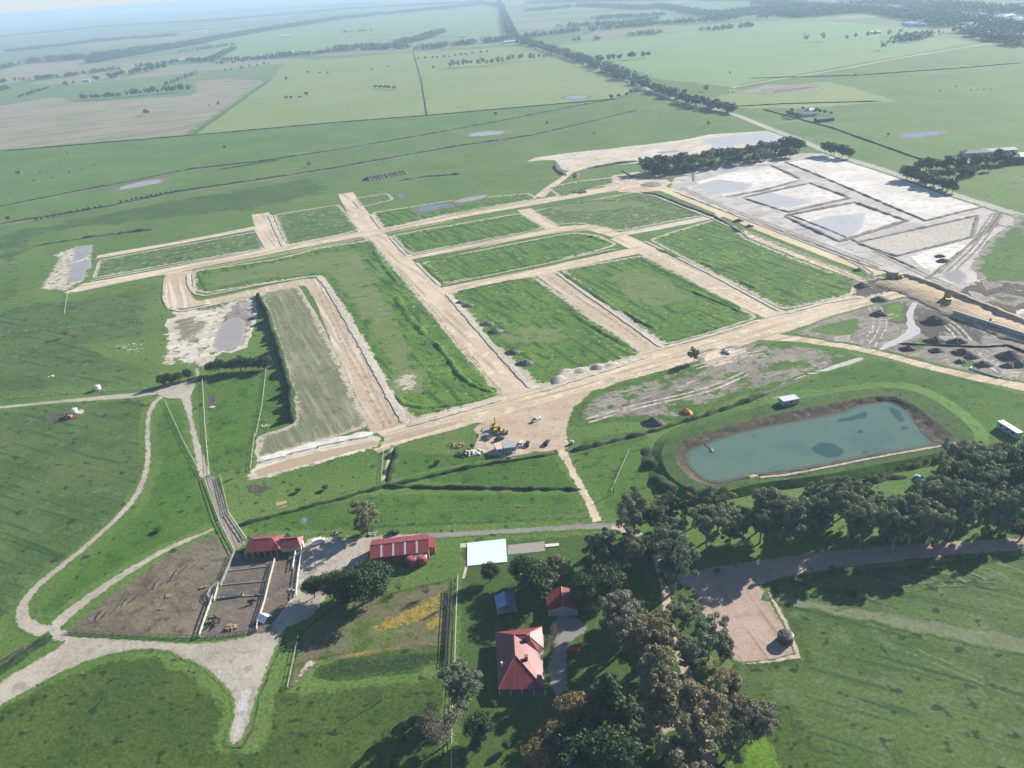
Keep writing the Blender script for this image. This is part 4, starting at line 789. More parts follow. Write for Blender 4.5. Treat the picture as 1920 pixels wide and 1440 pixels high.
def tree(px, kind, h, label, group=None, wide=1.0, lod=None, world=None, cat=None, parts=None, name=None):
    label = short(label); p = np.array([*world, 0.]) if world is not None else G(*px)
    d = np.linalg.norm(p-np.array([0, 0, H])); lod = lod if lod is not None else 0 if d < 420 else 1 if d < 950 else 2
    TN[0] += 1; i = TN[0]; cr, tk, ph, pr = proto(kind, lod, (i*7+int(abs(p[0]))) % 12)
    s = h/ph; rr = random.Random(i*13+1); sx = s*wide*rr.uniform(.9, 1.1); nm = name or KN[kind]
    cat = cat or ('shrub' if kind == 'shrub' else 'tree')
    if parts is None: parts = d < 1500
    if parts:
        e = empty(nm, (p[0], p[1], p[2]), rr.uniform(0, 6.28), label, cat, group); e.scale = (sx, sx*rr.uniform(.9, 1.1), s)
        a = link('crown', cr, e); b = link('trunk', tk, e); return e
    o = link(nm, cr); o.location = p; o.rotation_euler = (0, 0, rr.uniform(0, 6.28)); o.scale = (sx, sx, s); tag(o, label, cat, group); return o
ORDN = ['first', 'second', 'third', 'fourth', 'fifth', 'sixth', 'seventh', 'eighth', 'ninth', 'tenth', 'eleventh', 'twelfth', 'thirteenth', 'fourteenth', 'fifteenth', 'sixteenth', 'seventeenth', 'eighteenth', 'nineteenth', 'twentieth']
def row(p0, p1, n, kind, h, what, group, jit=.25, hv=.2, wide=1., frm='left', pts=None, lod=None):
    """a counted row of trees from the left; `what` finishes the label"""
    a, b = G2(p0), G2(p1); rr = random.Random(int(p0[0]*3+p0[1])); L = np.linalg.norm(b-a)/max(1, n-1)
    for i in range(n):
        q = a+(b-a)*(i/max(1, n-1))+np.array([rr.uniform(-1, 1), rr.uniform(-1, 1)])*L*jit
        k = kind if isinstance(kind, str) else kind[rr.randrange(len(kind))]
        if n == 1: lab = 'dark tree, the only one '+what
        elif i == 0: lab = f'{frm}most tree {what}'
        elif i == n-1: lab = f'last tree at the {"right" if frm == "left" else "far"} end {what}'
        elif i < 20: lab = f'{ORDN[i]} tree from {frm} {what}'
        else: lab = f'dark tree in the right hand half {what}'
        tree(None, k, h*rr.uniform(1-hv, 1+hv), lab, group, wide, world=q, lod=lod)
def mass(name, lines, label, kind='dark', z=7, size=1.7, seed=5, dens=1.0, cat='woodland'):
    """far woods that read as one mass: crowns of many leaf clumps over a band"""
    rs = np.random.RandomState(seed); C, Rr = [], []
    for (pts, wd, h, den) in lines:
        c = np.array([G2(p) for p in pts]); s = np.concatenate([[0], np.cumsum(np.linalg.norm(np.diff(c, axis=0), axis=1))])
        n = int(s[-1]*max(wd, 10)/48.*den*dens)+1
        for _ in range(n):
            u = rs.rand()*s[-1]; q = np.array([np.interp(u, s, c[:, 0]), np.interp(u, s, c[:, 1])])+rs.uniform(-.5, .5, 2)*wd*(1+0*u)
            if mnoise.noise(Vector((q[0]/45, q[1]/45, seed))) < -.22: continue
            hh = h*rs.uniform(.7, 1.35)
            for k in range(3): C.append([q[0]+rs.normal()*1.8, q[1]+rs.normal()*1.8, hh*(.35+.25*k)]); Rr.append([h*.33*rs.uniform(.8, 1.3)]*2+[hh*.25])
    V, col = leaves(rs, np.array(C), np.array(Rr), 7, size); tag(link(name, leafmesh(name, V, col, LM[kind])), label, cat, kind='stuff')

# foreground gums between the house and the pink gravel (base px, height m)
FG = [((1190, 1012), 'gum', 17, 1.0, 'gum at the bend of the grey road, leaning over the junction of the dirt lane'), ((1125, 1058), 'gum', 13, 1., 'dark gum on the lawn just below the end of the grey road'), ((1175, 1062), 'gum', 13, 1.1, 'broad gum on the lawn behind the garage, second one below the grey road'),
 ((1262, 1110), 'gum', 21, .9, 'tall gum with a bare white trunk beside the left corner of the pink gravel yard'), ((1215, 1050), 'dark', 8, 1., 'small dark tree in the shade left of the tall white trunked gum'),
 ((1168, 1222), 'brown', 17, 1.35, 'very broad grey brown gum spreading over the lawn right of the driveway'), ((1235, 1235), 'brown', 14, 1.1, 'brownish gum left of the pale path, next to the broad gum by the driveway'), ((1283, 1178), 'gumgreen', 9, 1.2, 'round green gum at the lower left of the pink gravel yard'),
 ((1330, 1235), 'gumgreen', 12, 1.2, 'blue green gum overhanging the bottom left corner of the pink gravel'), ((1357, 1240), 'brown', 9, 1., 'small brownish gum touching the bottom edge of the pink gravel'), ((1290, 1270), 'brown', 12, 1., 'gum on the left of the pale path level with the bottom edge of the pink gravel'),
 ((1245, 1330), 'brown', 16, 1.2, 'big brown gum left of the path between the dark conifer and the green field'), ((1300, 1385), 'brown', 16, 1.2, 'big brown gum hiding the middle of the pale path near the bottom of the picture'), ((1360, 1330), 'brown', 14, 1., 'brown gum right of the path against the olive green field'),
 ((1400, 1388), 'brown', 14, 1.1, 'wide gum reaching over the olive field above the bright green grass'), ((1360, 1425), 'gum', 12, 1., 'dark gum at the bottom beside the bright green grass'), ((1290, 1470), 'brown', 15, 1.1, 'brown gum cut by the bottom edge left of the pale path'), ((1345, 1480), 'dark', 7, 1., 'low dark tree at the bottom right of the pale path'),
 ((1080, 1440), 'dark', 12, 1.2, 'dark tree in deep shade at the bottom below the house'), ((1150, 1450), 'dark', 13, 1.2, 'dark tree at the bottom edge left of the brown gums'), ((1020, 1445), 'yellow', 9, 1.2, 'thin yellowish tree at the bottom edge below the house'), ((1210, 1400), 'gum', 12, 1., 'dull green gum in the shade left of the path near the bottom'),
 ((1140, 1370), 'pine', 17, 1.5, 'tall dark green conifer right of the yellow tree below the driveway'), ((1080, 1358), 'yellow', 9, 1.25, 'yellow leaved tree just below the end of the driveway'), ((1035, 1400), 'yellow', 7, 1.2, 'pale yellow brown tree below the front verandah of the house'),
 ((868, 1318), 'gum', 11.5, 1.45, 'round olive tree over the white fence left of the house'), ((838, 1395), 'bare', 12, 1.1, 'leafless grey tree leaning over the white fence below the olive tree'), ((808, 1372), 'bare', 9, 1.1, 'smaller leafless grey tree on the field side of the white fence'),
 ((899, 1388), 'dark', 8, 1.1, 'round dark bush tree on the lawn below the left corner of the house'), ((893, 1412), 'shrub', 5, .9, 'greyish shrub on the lawn just below the round dark bush tree'), ((926, 1330), 'shrub', 3.6, .75, 'small grey green shrub below the front left corner of the house'), ((950, 1405), 'shrub', 3.6, .7, 'small grey green shrub alone on the lower lawn'),
 ((1061, 1315), 'shrub', 4, .9, 'round green shrub at the lower end of the driveway'), ((1036, 1225), 'bare', 5.5, 1.1, 'twiggy brown shrub tree between the house wall and the driveway'), ((1040, 1195), 'bare', 4.5, 1.1, 'grey twiggy shrub at the top corner of the house beside the driveway'), ((1079, 1232), 'orange', 5, .7, 'small bright orange autumn tree in the shade right of the driveway'),
 ((1010, 1120), 'dark', 11, 1.3, 'large dark tree left of the garage, behind the little blue roofed shed'), ((1045, 1088), 'gum', 11, 1.1, 'gum on the lawn below the pale concrete slab, right of the dark tree'), ((985, 1092), 'dark', 9, 1.1, 'dark tree on the lawn directly below the pale concrete slab'), ((920, 1090), 'dark', 6.5, 1.1, 'small round dark tree below the left half of the concrete slab'), ((955, 1175), 'bare', 4, .9, 'reddish bare shrub at the right of the little blue roofed shed'),
 ((1095, 1130), 'dark', 9, 1.2, 'dark tree directly behind the right side of the garage'), ((1140, 1110), 'dark', 9, 1.2, 'dark tree in the shade between the garage and the white trunked gum'), ((1108, 1152), 'shrub', 5, 1., 'grey green shrub against the right corner of the garage'), ((1240, 1185), 'dark', 7, 1., 'dark tree left of the pale path between the tall gum and the broad gum'),
 ((590, 1120), 'dark', 7.5, .9, 'leftmost dark tree of the clump below the grey road shed'), ((628, 1122), 'dark', 9.5, 1., 'middle dark tree of the clump left of the red tanks'), ((665, 1124), 'dark', 10, 1.2, 'dark tree in the middle of the shady clump below the skylight shed'), ((700, 1124), 'dark', 11.5, 1.35, 'largest dark tree at the right end of the clump below the skylight shed'), ((645, 1140), 'dark', 6, 1., 'low dark tree at the bottom of the clump below the skylight shed'),
 ((688, 995), 'gum', 13, 1.25, 'lone gum beside the farm road behind the skylight shed'), ((684, 1000), 'shrub', 4, 1.2, 'green shrub at the foot of the lone gum by the farm road'), ((748, 1110), 'bare', 4, .9, 'small bare tree on the grass right of the dark clump'), ((800, 1118), 'bare', 5, .9, 'thin bare tree beside the yellow flowering patch'), ((833, 1140), 'bare', 4, .8, 'bare shrub close to the top of the white fence'),
 ((125, 632), 'bare', 5.5, 1.1, 'lone dark tree in the paddock left of the bare earth'), ((448, 893), 'bare', 4.5, .8, 'small leafless tree at the end of the brown water channel'), ((1301, 678), 'gum', 9, .95, 'lone gum beside the wide dirt road above the dam'),
 ((298, 996), 'shrub', 1.8, 2.4, 'grey bramble thicket in the strip between the two farm tracks'), ((820, 870), 'shrub', 2, 1.8, 'grey bramble bush in the paddock left of the site office'), ((560, 922), 'shrub', 2, 1.7, 'dark bush beside the drain above the cattle lane'), ((610, 918), 'shrub', 2.2, 1.6, 'bush on the drain bank, right of the dark bush'), ((885, 840), 'shrub', 2.2, 1.2, 'green bush left of the site office containers')]
for (px, k, h, wd, lab) in FG: tree(px, k, h*(1.2 if px[1] > 1000 and k not in ('shrub', 'bare', 'orange') else 1.0), lab, wide=wd)
# the belt between the dam and the pink gravel track
BELT = [(1228, 1003), (1255, 985), (1262, 1030), (1290, 1015), (1305, 985), (1325, 1030), (1345, 1000), (1368, 1025), (1392, 1012), (1425, 1018), (1432, 990), (1460, 1012), (1482, 1018), (1500, 1020), (1526, 1003), (1545, 1003), (1562, 985), (1590, 1012), (1612, 1022), (1635, 1000), (1655, 1015), (1672, 1028), (1690, 990), (1705, 1020), (1725, 1005), (1740, 1022), (1762, 985), (1778, 1010), (1800, 990), (1830, 985), (1850, 1000), (1873, 990), (1900, 975), (1640, 975), (1590, 960), (1520, 968), (1720, 965)]
BELT = [q for i, q in enumerate(sorted(BELT)) if i % 10 != 3]
for i, p in enumerate(BELT):
    tree(p, ['gum', 'gumgreen', 'gumgreen', 'gum', 'gumgreen'][i % 5], 15.5+((i*7) % 6), f'{ORDN[i] if i < 20 else ORDN[len(BELT)-1-i]} gum from the {"left" if i < 20 else "right"} in the belt below the dam', 'gums in the belt below the dam', .95)
for i, (p, h) in enumerate([((1765, 915), 16), ((1790, 880), 16), ((1815, 880), 15), ((1835, 910), 18), ((1800, 930), 17), ((1850, 940), 16), ((1760, 955), 15)]):
    tree(p, 'gumgreen', h, ['gum left of the grove at the right end of the dam', 'gum closest to the right end of the dam water', 'gum on the bank corner at the right end of the dam', 'gum behind the grove, nearest the long white building', 'gum above the small blue car at the grove', 'gum between the grove and the right edge trees', 'gum just below the small blue car'][i], 'gums at the right end of the dam')
for i, (p, h) in enumerate([((1880, 880), 12), ((1905, 885), 12), ((1925, 900), 13), ((1900, 915), 11), ((1935, 870), 12), ((1915, 1010), 8), ((1930, 950), 10)]):
    tree(p, 'dark', h, ['dark tree below the long white building, leftmost of that clump', 'dark tree directly below the right end of the long white building', 'dark tree cut by the right edge below the white building', 'lower dark tree of the clump below the long white building', 'dark tree at the right edge level with the dam', 'dark bush at the right edge beside the pink track', 'dark tree at the right edge above the pink track'][i], 'dark trees at the right edge', 1.2)
# low scrub on the dam bank
for i, p in enumerate([(1690, 875), (1712, 872), (1735, 868), (1755, 866), (1600, 905), (1625, 900), (1650, 897), (1260, 1050), (1345, 1075), (1560, 1070), (1800, 1055), (1840, 1048), (1735, 1058)]):
    tree(p, 'shrub', 2.2, ('low scrub bush on the lower bank of the dam' if i < 7 else 'scrub bush in the shade beside the pink gravel track'), 'scrub on the dam bank' if i < 7 else 'scrub beside the pink track', 1.2)
# middle distance
row((400, 699), (500, 692), 9, 'dark', 8.5, 'in the clump at the foot of the bare earth', 'dark clump by the track crossing', .3)
row((308, 722), (352, 712), 4, 'dark', 7, 'in the low clump left of the track crossing', 'low clump left of the track crossing', .3)
row((1212, 324), (1498, 282), 34, ['dark', 'dark', 'gum'], 14, 'in the long hedgerow behind the roundabout', 'hedgerow trees behind the roundabout', .5, .25, 1.35)
row((1225, 330), (1480, 293), 22, ['dark', 'gum'], 9, 'in the low front row of the hedgerow behind the roundabout', 'front of the hedgerow behind the roundabout', .6, .3, 1.4)
row((1545, 290), (1590, 297), 5, 'dark', 12, 'by the main road above the white basin', 'roadside clump above the white basin', .3)
row((1700, 335), (1790, 362), 12, 'dark', 11, 'beside the main road at the top right of the white basin', 'trees along the main road by the homestead', .5, .25, 1.3)
row((1720, 322), (1900, 305), 18, 'dark', 11, 'around the homestead at the right edge', 'trees around the right hand homestead', .9, .25, 1.2)
row((1740, 338), (1850, 322), 12, 'dark', 8, 'in front of the homestead at the right edge', 'trees in front of the right hand homestead', .8, .2, 1.2)
row((1475, 212), (1505, 222), 4, 'dark', 7, 'left of the small farmhouse beyond the road', 'trees left of the small farmhouse', .6)
row((1505, 206), (1558, 216), 6, 'dark', 5, 'in the hedge behind the small farmhouse beyond the road', 'hedge behind the small farmhouse', .2)
row((1275, 192), (1375, 212), 15, 'dark', 12, 'along the main road just above the bare ground', 'roadside trees above the bare ground', .35, .3, 1.1)
row((1200, 165), (1290, 190), 14, 'dark', 12, 'along the main road where the drains meet it', 'roadside trees where the drains meet', .4, .3, 1.2)
row((1150, 186), (1195, 174), 5, 'dark', 7, 'in the short row left of the main road', 'short row left of the main road', .3)
row((1090, 118), (1200, 163), 16, 'dark', 11, 'along the main road in the middle distance', 'roadside trees in the middle distance', .5, .35, 1.2)
row((975, 78), (1085, 112), 18, 'dark', 13, 'along the main road towards the horizon', 'roadside trees towards the horizon', .6, .3, 1.3)
row((842, 127), (940, 121), 12, 'gum', 17, 'in the first row across the yellow green field', 'row across the yellow green field', .3, .15)
row((952, 117), (1010, 112), 7, 'gum', 17, 'in the second row across the yellow green field', 'second row across the yellow green field', .3, .15)
row((1018, 110), (1055, 106), 5, 'gum', 12, 'in the sparse row joining the main road', 'sparse row joining the main road', .3)
row((786, 112), (846, 108), 6, 'dark', 7, 'in the low broken row behind the gum row', 'low broken row in the field', .3)
row((852, 106), (915, 100), 6, 'dark', 8, 'in the hedge right of the low broken row', 'hedge behind the gum row', .3)
row((1120, 117), (1210, 108), 9, 'dark', 15, 'in the clump right of the main road', 'clump right of the main road', .5)
row((155, 188), (222, 184), 9, 'dark', 13, 'in the left part of the long row on the brown field', 'long row on the brown field', .3)
row((240, 181), (352, 171), 15, ['gum', 'dark'], 15, 'in the right part of the long row on the brown field', 'right part of the row on the brown field', .3)
row((308, 162), (368, 139), 12, 'pine', 10, 'in the slanting dark hedge on the brown field', 'slanting hedge on the brown field', .1, .08, 1.3)
row((38, 184), (88, 168), 9, 'dark', 9, 'in the dense dark row near the left edge', 'dense row near the left edge', .15, .1, 1.2)
row((188, 152), (310, 128), 16, 'dark', 17, 'in the grove around the left farmhouse', 'grove around the left farmhouse', .9, .2, 1.3)
row((426, 135), (505, 122), 8, 'gum', 11, 'in the broken row above the brown field', 'broken row above the brown field', .5)
row((16, 418), (16, 418), 1, 'gum', 8, 'near the left edge between the two drains', None)
for p, k, h, lab in [((125, 163), 'dark', 15, 'lone round dark tree above the dense row near the left edge'), ((139, 157), 'dark', 9, 'smaller dark tree just right of the lone round one'), ((275, 216), 'dark', 11, 'lone round dark tree in the middle of the brown field'), ((410, 199), 'gum', 10, 'dark tree near the right corner of the brown field'), ((393, 201), 'gum', 6, 'small tree left of the one near the corner of the brown field'), ((127, 290), 'gum', 7, 'lone tree in the green paddock below the brown field, left part'), ((35, 328), 'dark', 6, 'lone tree near the left edge above the drains'), ((421, 279), 'dark', 5, 'lone tree in the green paddock below the corner of the brown field'), ((580, 313), 'bare', 6, 'small bare tree between the two drains'), ((930, 217), 'dark', 6, 'lone dark tree in the strip above the upper drain'), ((1026, 236), 'gum', 6, 'spreading tree between the two drains'), ((1114, 252), 'shrub', 3, 'low bush on the green field below the lower drain'), ((1328, 236), 'gum', 7, 'lone tree left of the main road above the bare ground'), ((537, 152), 'gum', 12, 'slender lone tree at the left of the yellow green field'), ((537, 187), 'dark', 8, 'left bush of the small group of four in the yellow green field'), ((546, 186), 'dark', 7, 'second bush of the small group of four in the yellow green field'), ((562, 184), 'dark', 5, 'third and smallest bush of the group of four'), ((575, 180), 'dark', 9, 'right bush of the small group of four in the yellow green field'), ((577, 138), 'dark', 7, 'left one of three dark bushes high in the yellow green field'), ((600, 139), 'dark', 6, 'middle one of three dark bushes high in the yellow green field'), ((615, 139), 'dark', 7, 'right one of three dark bushes high in the yellow green field'), ((697, 133), 'dark', 6, 'bush in the middle of the yellow green field'), ((727, 127), 'dark', 5, 'small bush right of the other in the yellow green field'), ((813, 130), 'bare', 8, 'small bare tree left of the gum row'), ((1368, 141), 'gum', 7, 'small tree in the field beyond the road'), ((1324, 171), 'dark', 9, 'dark tree where the farm track starts'), ((1604, 145), 'gum', 7, 'thin tree on the fence line beyond the road'), ((1656, 93), 'gum', 17, 'round pale tree alone in the far right field'), ((1512, 78), 'gum', 18, 'left one of the two spreading trees in the far right field'), ((1543, 77), 'gum', 20, 'right one of the two spreading trees in the far right field'), ((1588, 75), 'gum', 13, 'tree right of the two spreading trees in the far right field'), ((1604, 73), 'gum', 14, 'slim tree right of the spreading trees'), ((1625, 71), 'gum', 15, 'first tree of the sparse far right group'), ((1640, 70), 'gum', 15, 'second tree of the sparse far right group'), ((1666, 68), 'gum', 16, 'third tree of the sparse far right group'), ((1687, 65), 'gum', 16, 'last tree of the sparse far right group'), ((1665, 255), 'dark', 3.5, 'low dark bush left of the bright pond'), ((1284, 177), 'dark', 9, 'dark tree on the roadside at the drain')]:
    tree(p, k, h, lab)
# row of cut bushes by the drain
row((68, 414), (188, 389), 12, 'dark', 3, 'in the left part of the bush row on the drain', 'row of small bushes on the drain', .1, .1, 1.2)
row((228, 380), (330, 361), 12, 'dark', 3, 'in the right part of the bush row on the drain', 'right part of the row of bushes on the drain', .1, .1, 1.2)
row((706, 165), (738, 168), 5, 'dark', 7, 'in the tight dark clump in the yellow green field', 'tight dark clump', .1, .1, 1.5)
mass('far_woodland', [([(0, 56), (180, 42), (330, 30)], 30, 12, .5), ([(100, 205-60), (60, 150)], 12, 9, 1), ([(1100, 60), (1300, 40)], 14, 12, .6), ([(1180, 68), (1240, 64)], 30, 11, .6), ([(1050, 52), (1180, 46), (1225, 40)], 40, 13, .7), ([(400, 122), (560, 104)], 8, 8, .6), ([(0, 172), (10, 168)], 20, 9, 1), ([(640, 62), (700, 58)], 8, 8, .6), ([(1230, 12), (1330, 30), (1400, 22)], 60, 14, .7),([(0, 70), (200, 50), (420, 38), (640, 18), (900, 4)], 90, 13, .8), ([(60, 118), (170, 110), (340, 88)], 70, 17, 1.2), ([(170, 118), (340, 88), (500, 58), (640, 36), (900, 10)], 60, 17, 1.2), ([(20, 98), (190, 78), (330, 68)], 60, 14, .6), ([(340, 98), (440, 84)], 8, 8, 1), ([(0, 155), (120, 145), (190, 135), (330, 118), (480, 112), (560, 104), (640, 97), (760, 90)], 20, 9, .9), ([(325, 118), (400, 112), (440, 92)], 25, 10, .8), ([(500, 108), (560, 103)], 50, 11, .8),
  ([(620, 95), (680, 90), (760, 92)], 40, 12, 1.), ([(740, 86), (790, 75), (826, 62)], 50, 13, 1.1), ([(780, 95), (860, 85), (955, 76)], 50, 12, .9), ([(932, -8), (946, 30), (962, 70)], 26, 15, 1.3), ([(962, 70), (1000, 86), (1050, 102), (1090, 115)], 20, 12, .8), ([(1090, 113), (1150, 138), (1205, 161)], 22, 11, .9), ([(1205, 161), (1290, 190), (1375, 212)], 14, 8, .7), ([(900, 6), (940, 12)], 60, 14, 1.), ([(980, 72), (1100, 58), (1280, 44), (1440, 34)], 22, 13, 1.), ([(1010, 82), (1125, 75)], 10, 10, 1.2), ([(990, 22), (1100, 12), (1220, 18)], 80, 15, .7), ([(1120, 36), (1240, 30)], 60, 13, .6), ([(1290, 62), (1412, 50)], 14, 11, 1.2),
  ([(1340, 36), (1430, 22), (1520, 30), (1600, 22)], 110, 16, 1.2), ([(1420, 8), (1640, 22), (1780, 50)], 60, 15, .9), ([(1700, 20), (1920, 62)], 60, 15, .8), ([(1800, 60), (1920, 86)], 40, 13, 1.2), ([(1600, 8), (1750, 12), (1920, 28)], 140, 14, .5), ([(0, 40), (300, 28), (700, 8)], 150, 14, .5), ([(1000, 6), (1300, -2), (1500, 2)], 160, 16, .5), ([(1680, 80), (1740, 66)], 60, 9, .5), ([(0, 130), (30, 124)], 30, 12, 1.)], 'hazy band of far woodland and shelterbelts towards the horizon', 'dark', size=1.9)
print('TREES', TN[0])
# ---------------------------------------------------------------- mesh builder for made things
class MB:
    def __init__(s): s.v = []; s.f = []; s.sm = []
    def box(s, c, d, rz=0, taper=1.0, ty=None):
        o = len(s.v); cx, cy, cz = c; ca, sa = cos(rz), sin(rz); ty = taper if ty is None else ty
        for z in (-.5, .5):
            k, ky = (taper, ty) if z > 0 else (1, 1)
            for x, y in ((-.5, -.5), (.5, -.5), (.5, .5), (-.5, .5)):
                X, Y = x*d[0]*k, y*d[1]*ky; s.v.append((cx+X*ca-Y*sa, cy+X*sa+Y*ca, cz+z*d[2]))
        s.f += [(o, o+3, o+2, o+1), (o+4, o+5, o+6, o+7)]+[(o+i, o+(i+1) % 4, o+4+(i+1) % 4, o+4+i) for i in range(4)]; return s
    def cyl(s, p, q, r0, r1=None, k=12, cap=True):
        r1 = r0 if r1 is None else r1; p, q = np.array(p, float), np.array(q, float); a = q-p; a /= np.linalg.norm(a)
        t = np.cross(a, [.13, .95, .2]); t /= np.linalg.norm(t); b = np.cross(a, t); o = len(s.v)
        for c, r in ((p, r0), (q, r1)):
            for j in range(k): w_ = 2*pi*j/k; s.v.append(tuple(c+(t*cos(w_)+b*sin(w_))*r))
        s.f += [(o+j, o+(j+1) % k, o+k+(j+1) % k, o+k+j) for j in range(k)]
        if cap: s.f += [tuple(range(o+k-1, o-1, -1)), tuple(range(o+k, o+2*k))]
        return s
    def poly(s, vs, fs):
        o = len(s.v); s.v += [tuple(map(float, v)) for v in vs]; s.f += [tuple(o+i for i in f) for f in fs]; return s
    def slab(s, vs, fs, t=.14):
        """a sheet of faces given thickness t downwards, closed at its rim"""
        o = len(s.v); n = len(vs); s.v += [tuple(map(float, v)) for v in vs]+[(float(v[0]), float(v[1]), float(v[2])-t) for v in vs]
        ed = {}
        for f in fs:
            s.f.append(tuple(o+i for i in f)); s.f.append(tuple(o+n+i for i in reversed(f)))
            for i in range(len(f)): ed[(f[i], f[(i+1) % len(f)])] = 1
        for (a, b) in ed:
            if (b, a) not in ed: s.f.append((o+a, o+n+a, o+n+b, o+b))
        return s
    def hip(s, x0, y0, x1, y1, ze, zr, ins, t=.14, gable=False):
        m = (y0+y1)/2; i = 0 if gable else ins
        return s.slab([(x0, y0, ze), (x1, y0, ze), (x1, y1, ze), (x0, y1, ze), (x0+i, m, zr), (x1-i, m, zr)], [(0, 1, 5, 4), (2, 3, 4, 5)]+([] if gable else [(1, 2, 5), (3, 0, 4)]), t)
    def gablewall(s, x0, y0, x1, y1, ze, zr, z0=0):
        m = (y0+y1)/2
        return s.poly([(x0, y0, z0), (x1, y0, z0), (x1, y1, z0), (x0, y1, z0), (x0, y0, ze), (x1, y0, ze), (x1, y1, ze), (x0, y1, ze), (x0, m, zr), (x1, m, zr)], [(0, 1, 5, 4), (2, 3, 7, 6), (1, 2, 6, 9, 5), (3, 0, 4, 8, 7), (4, 5, 9, 8), (6, 7, 8, 9)])
    def build(s, name, mat, parent=None, smooth=False):
        return link(name, mesh_np(name, s.v, s.f, mat, smooth), parent)
RED = pmat('red_roof', (.225, .05, .056), .42, 0, .28, 1.2, .4, streak=(1.6, .12, .12)); REDL = pmat('red_roof_light', (.36, .12, .125), .4, 0, .2, 1., .4); CREAM = pmat('cream_wall', (.50, .46, .38), .8, 0, .15)
GREYW = pmat('grey_cladding', (.36, .38, .40), .6, 0, .12); WHITE = pmat('white_paint', (.80, .80, .78), .5, 0, .08); STEEL = pmat('galvanised_steel', (.45, .47, .49), .45, .3, .2)
GLASS = pmat('dark_glass', (.03, .04, .05), .1, 0, .1, 1, .6); CONC = pmat('concrete', (.42, .40, .36), .9, 0, .2); RAIL = pmat('weathered_rail', (.52, .50, .46), .8, 0, .25, 2); TIMB = pmat('grey_timber', (.22, .19, .16), .9, 0, .3)
YEL = pmat('yellow_paint', (.55, .40, .05), .5, 0, .2); BLK = pmat('black_rubber', (.025, .025, .027), .8, 0, .2); ORG = pmat('orange_paint', (.55, .20, .06), .6, 0, .3); HAY = pmat('straw', (.38, .30, .17), .95, 0, .3, 3)
SKY = pmat('translucent_panel', (.50, .51, .54), .4, 0, .08); SLABM = pmat('pale_slab', (.62, .74, .76), .7, 0, .07, .35); BRICK = pmat('brown_brick', (.24, .14, .10), .9, 0, .2, 3); DKM = pmat('dark_metal', (.06, .065, .07), .5, .2, .2)
BLUEROOF = pmat('blue_roof', (.22, .32, .48), .25, .4, .12)
def frm(p0, p1, z=0.):
    a, b = G(*p0, z), G(*p1, z); return np.array([a[0], a[1], 0.]), atan2(b[1]-a[1], b[0]-a[0]), float(np.linalg.norm(b-a))
def tol(fr, px, z):
    q = G(*px, z)-fr[0]; c, s = cos(-fr[1]), sin(-fr[1]); return (q[0]*c-q[1]*s, q[0]*s+q[1]*c, z)
def place(name, px, rz, label, cat, group=None, z=0.05):
    p = G(*px, z); return empty(name, (p[0], p[1], z), rz, label, cat, group)
def copy_tree(o, parent=None):
    c = o.copy(); COL.objects.link(c); c.parent = parent
    for ch in [x for x in COL.objects if x.parent == o]: copy_tree(ch, c)
    return c

# farmhouse -------------------------------------------------------
def farmhouse():
    f = frm((934, 1293), (1023, 1292.5), 2.7); e = empty('farmhouse', tuple(f[0]), f[1], 'large red hip roofed farmhouse with verandah beside the shaded driveway', 'house')
    P = {k: tol(f, *v) for k, v in dict(SW=((934, 1293), 2.7), SE=((1023, 1292.5), 2.7), NE=((1015.8, 1175), 2.7), NW=((928.7, 1185.4), 2.7), R1=((963.8, 1190), 6.4), R2=((966, 1228.6), 6.4), R3=((988, 1189), 6.0), E2=((1020.5, 1217), 2.7), V=((1012, 1225), 2.75), A=((1014, 1226), 2.7)).items()}
    ks = list(P); vs = [P[k] for k in ks]; ix = lambda *a: tuple(ks.index(q) for q in a)
    MB().slab(vs, [ix('SW', 'SE', 'R2'), ix('NW', 'SW', 'R2', 'R1'), ix('NE', 'NW', 'R1', 'R3'), ix('E2', 'NE', 'R3'), ix('V', 'E2', 'R3', 'R1'), ix('SE', 'V', 'R1', 'R2')], .16).build('roof', RED, e)
    rf = [o for o in COL.objects if o.parent == e][0]
    m = MB()
    for a, b in (('R1', 'R2'), ('R2', 'SE'), ('R2', 'SW'), ('R1', 'NW'), ('R1', 'R3'), ('R3', 'NE'), ('R3', 'E2')): m.cyl(np.array(P[a])+[0, 0, .04], np.array(P[b])+[0, 0, .04], .11, k=6)
    m.build('ridge_cap', REDL, rf)
    for (px, z, hh) in (((991, 1197), 5.2, 1.6), ((987, 1237), 4.9, 1.5), ((941, 1246), 4.3, .9)):
        q = tol(f, px, z); MB().box((q[0], q[1], z+hh/2-.6), (.9, .9, hh+1.2) if hh > 1 else (.35, .35, hh+.8)).box((q[0], q[1], z+hh+.05), (1.1, 1.1, .12) if hh > 1 else (.5, .5, .1)).build('chimney' if hh > 1 else 'flue', BRICK if hh > 1 else WHITE, rf)
    c = lambda k, i: P[k][i]; x0, x1, y0, y1 = 1.2, c('SE', 0)-1.0, 2.6, c('NW', 1)-1.0
    MB().box(((x0+x1)/2, (y0+y1)/2, 1.3), (x1-x0, y1-y0, 2.6)).build('wall', CREAM, e)
    for i in range(5): MB().box((.25+i*(c('SE', 0)-.5)/4, .3, 1.3), (.14, .14, 2.6)).build('verandah_post', WHITE, e)
    MB().box((c('SE', 0)/2, 1.3, .12), (c('SE', 0), 2.6, .2)).build('verandah_floor', TIMB, e)
    for i in range(4):
        w_ = MB().box((x0+2+i*(x1-x0-4)/3, y0-.03, 1.45), (1.3, .08, 1.3)).build('window', GLASS, e); MB().box((x0+2+i*(x1-x0-4)/3, y0-.06, .76), (1.5, .14, .1)).build('sill', WHITE, w_)
    for i in range(4): MB().box((x1+.03, y0+3+i*4.2, 1.45), (.08, 1.4, 1.2)).build('window', GLASS, e)
farmhouse()
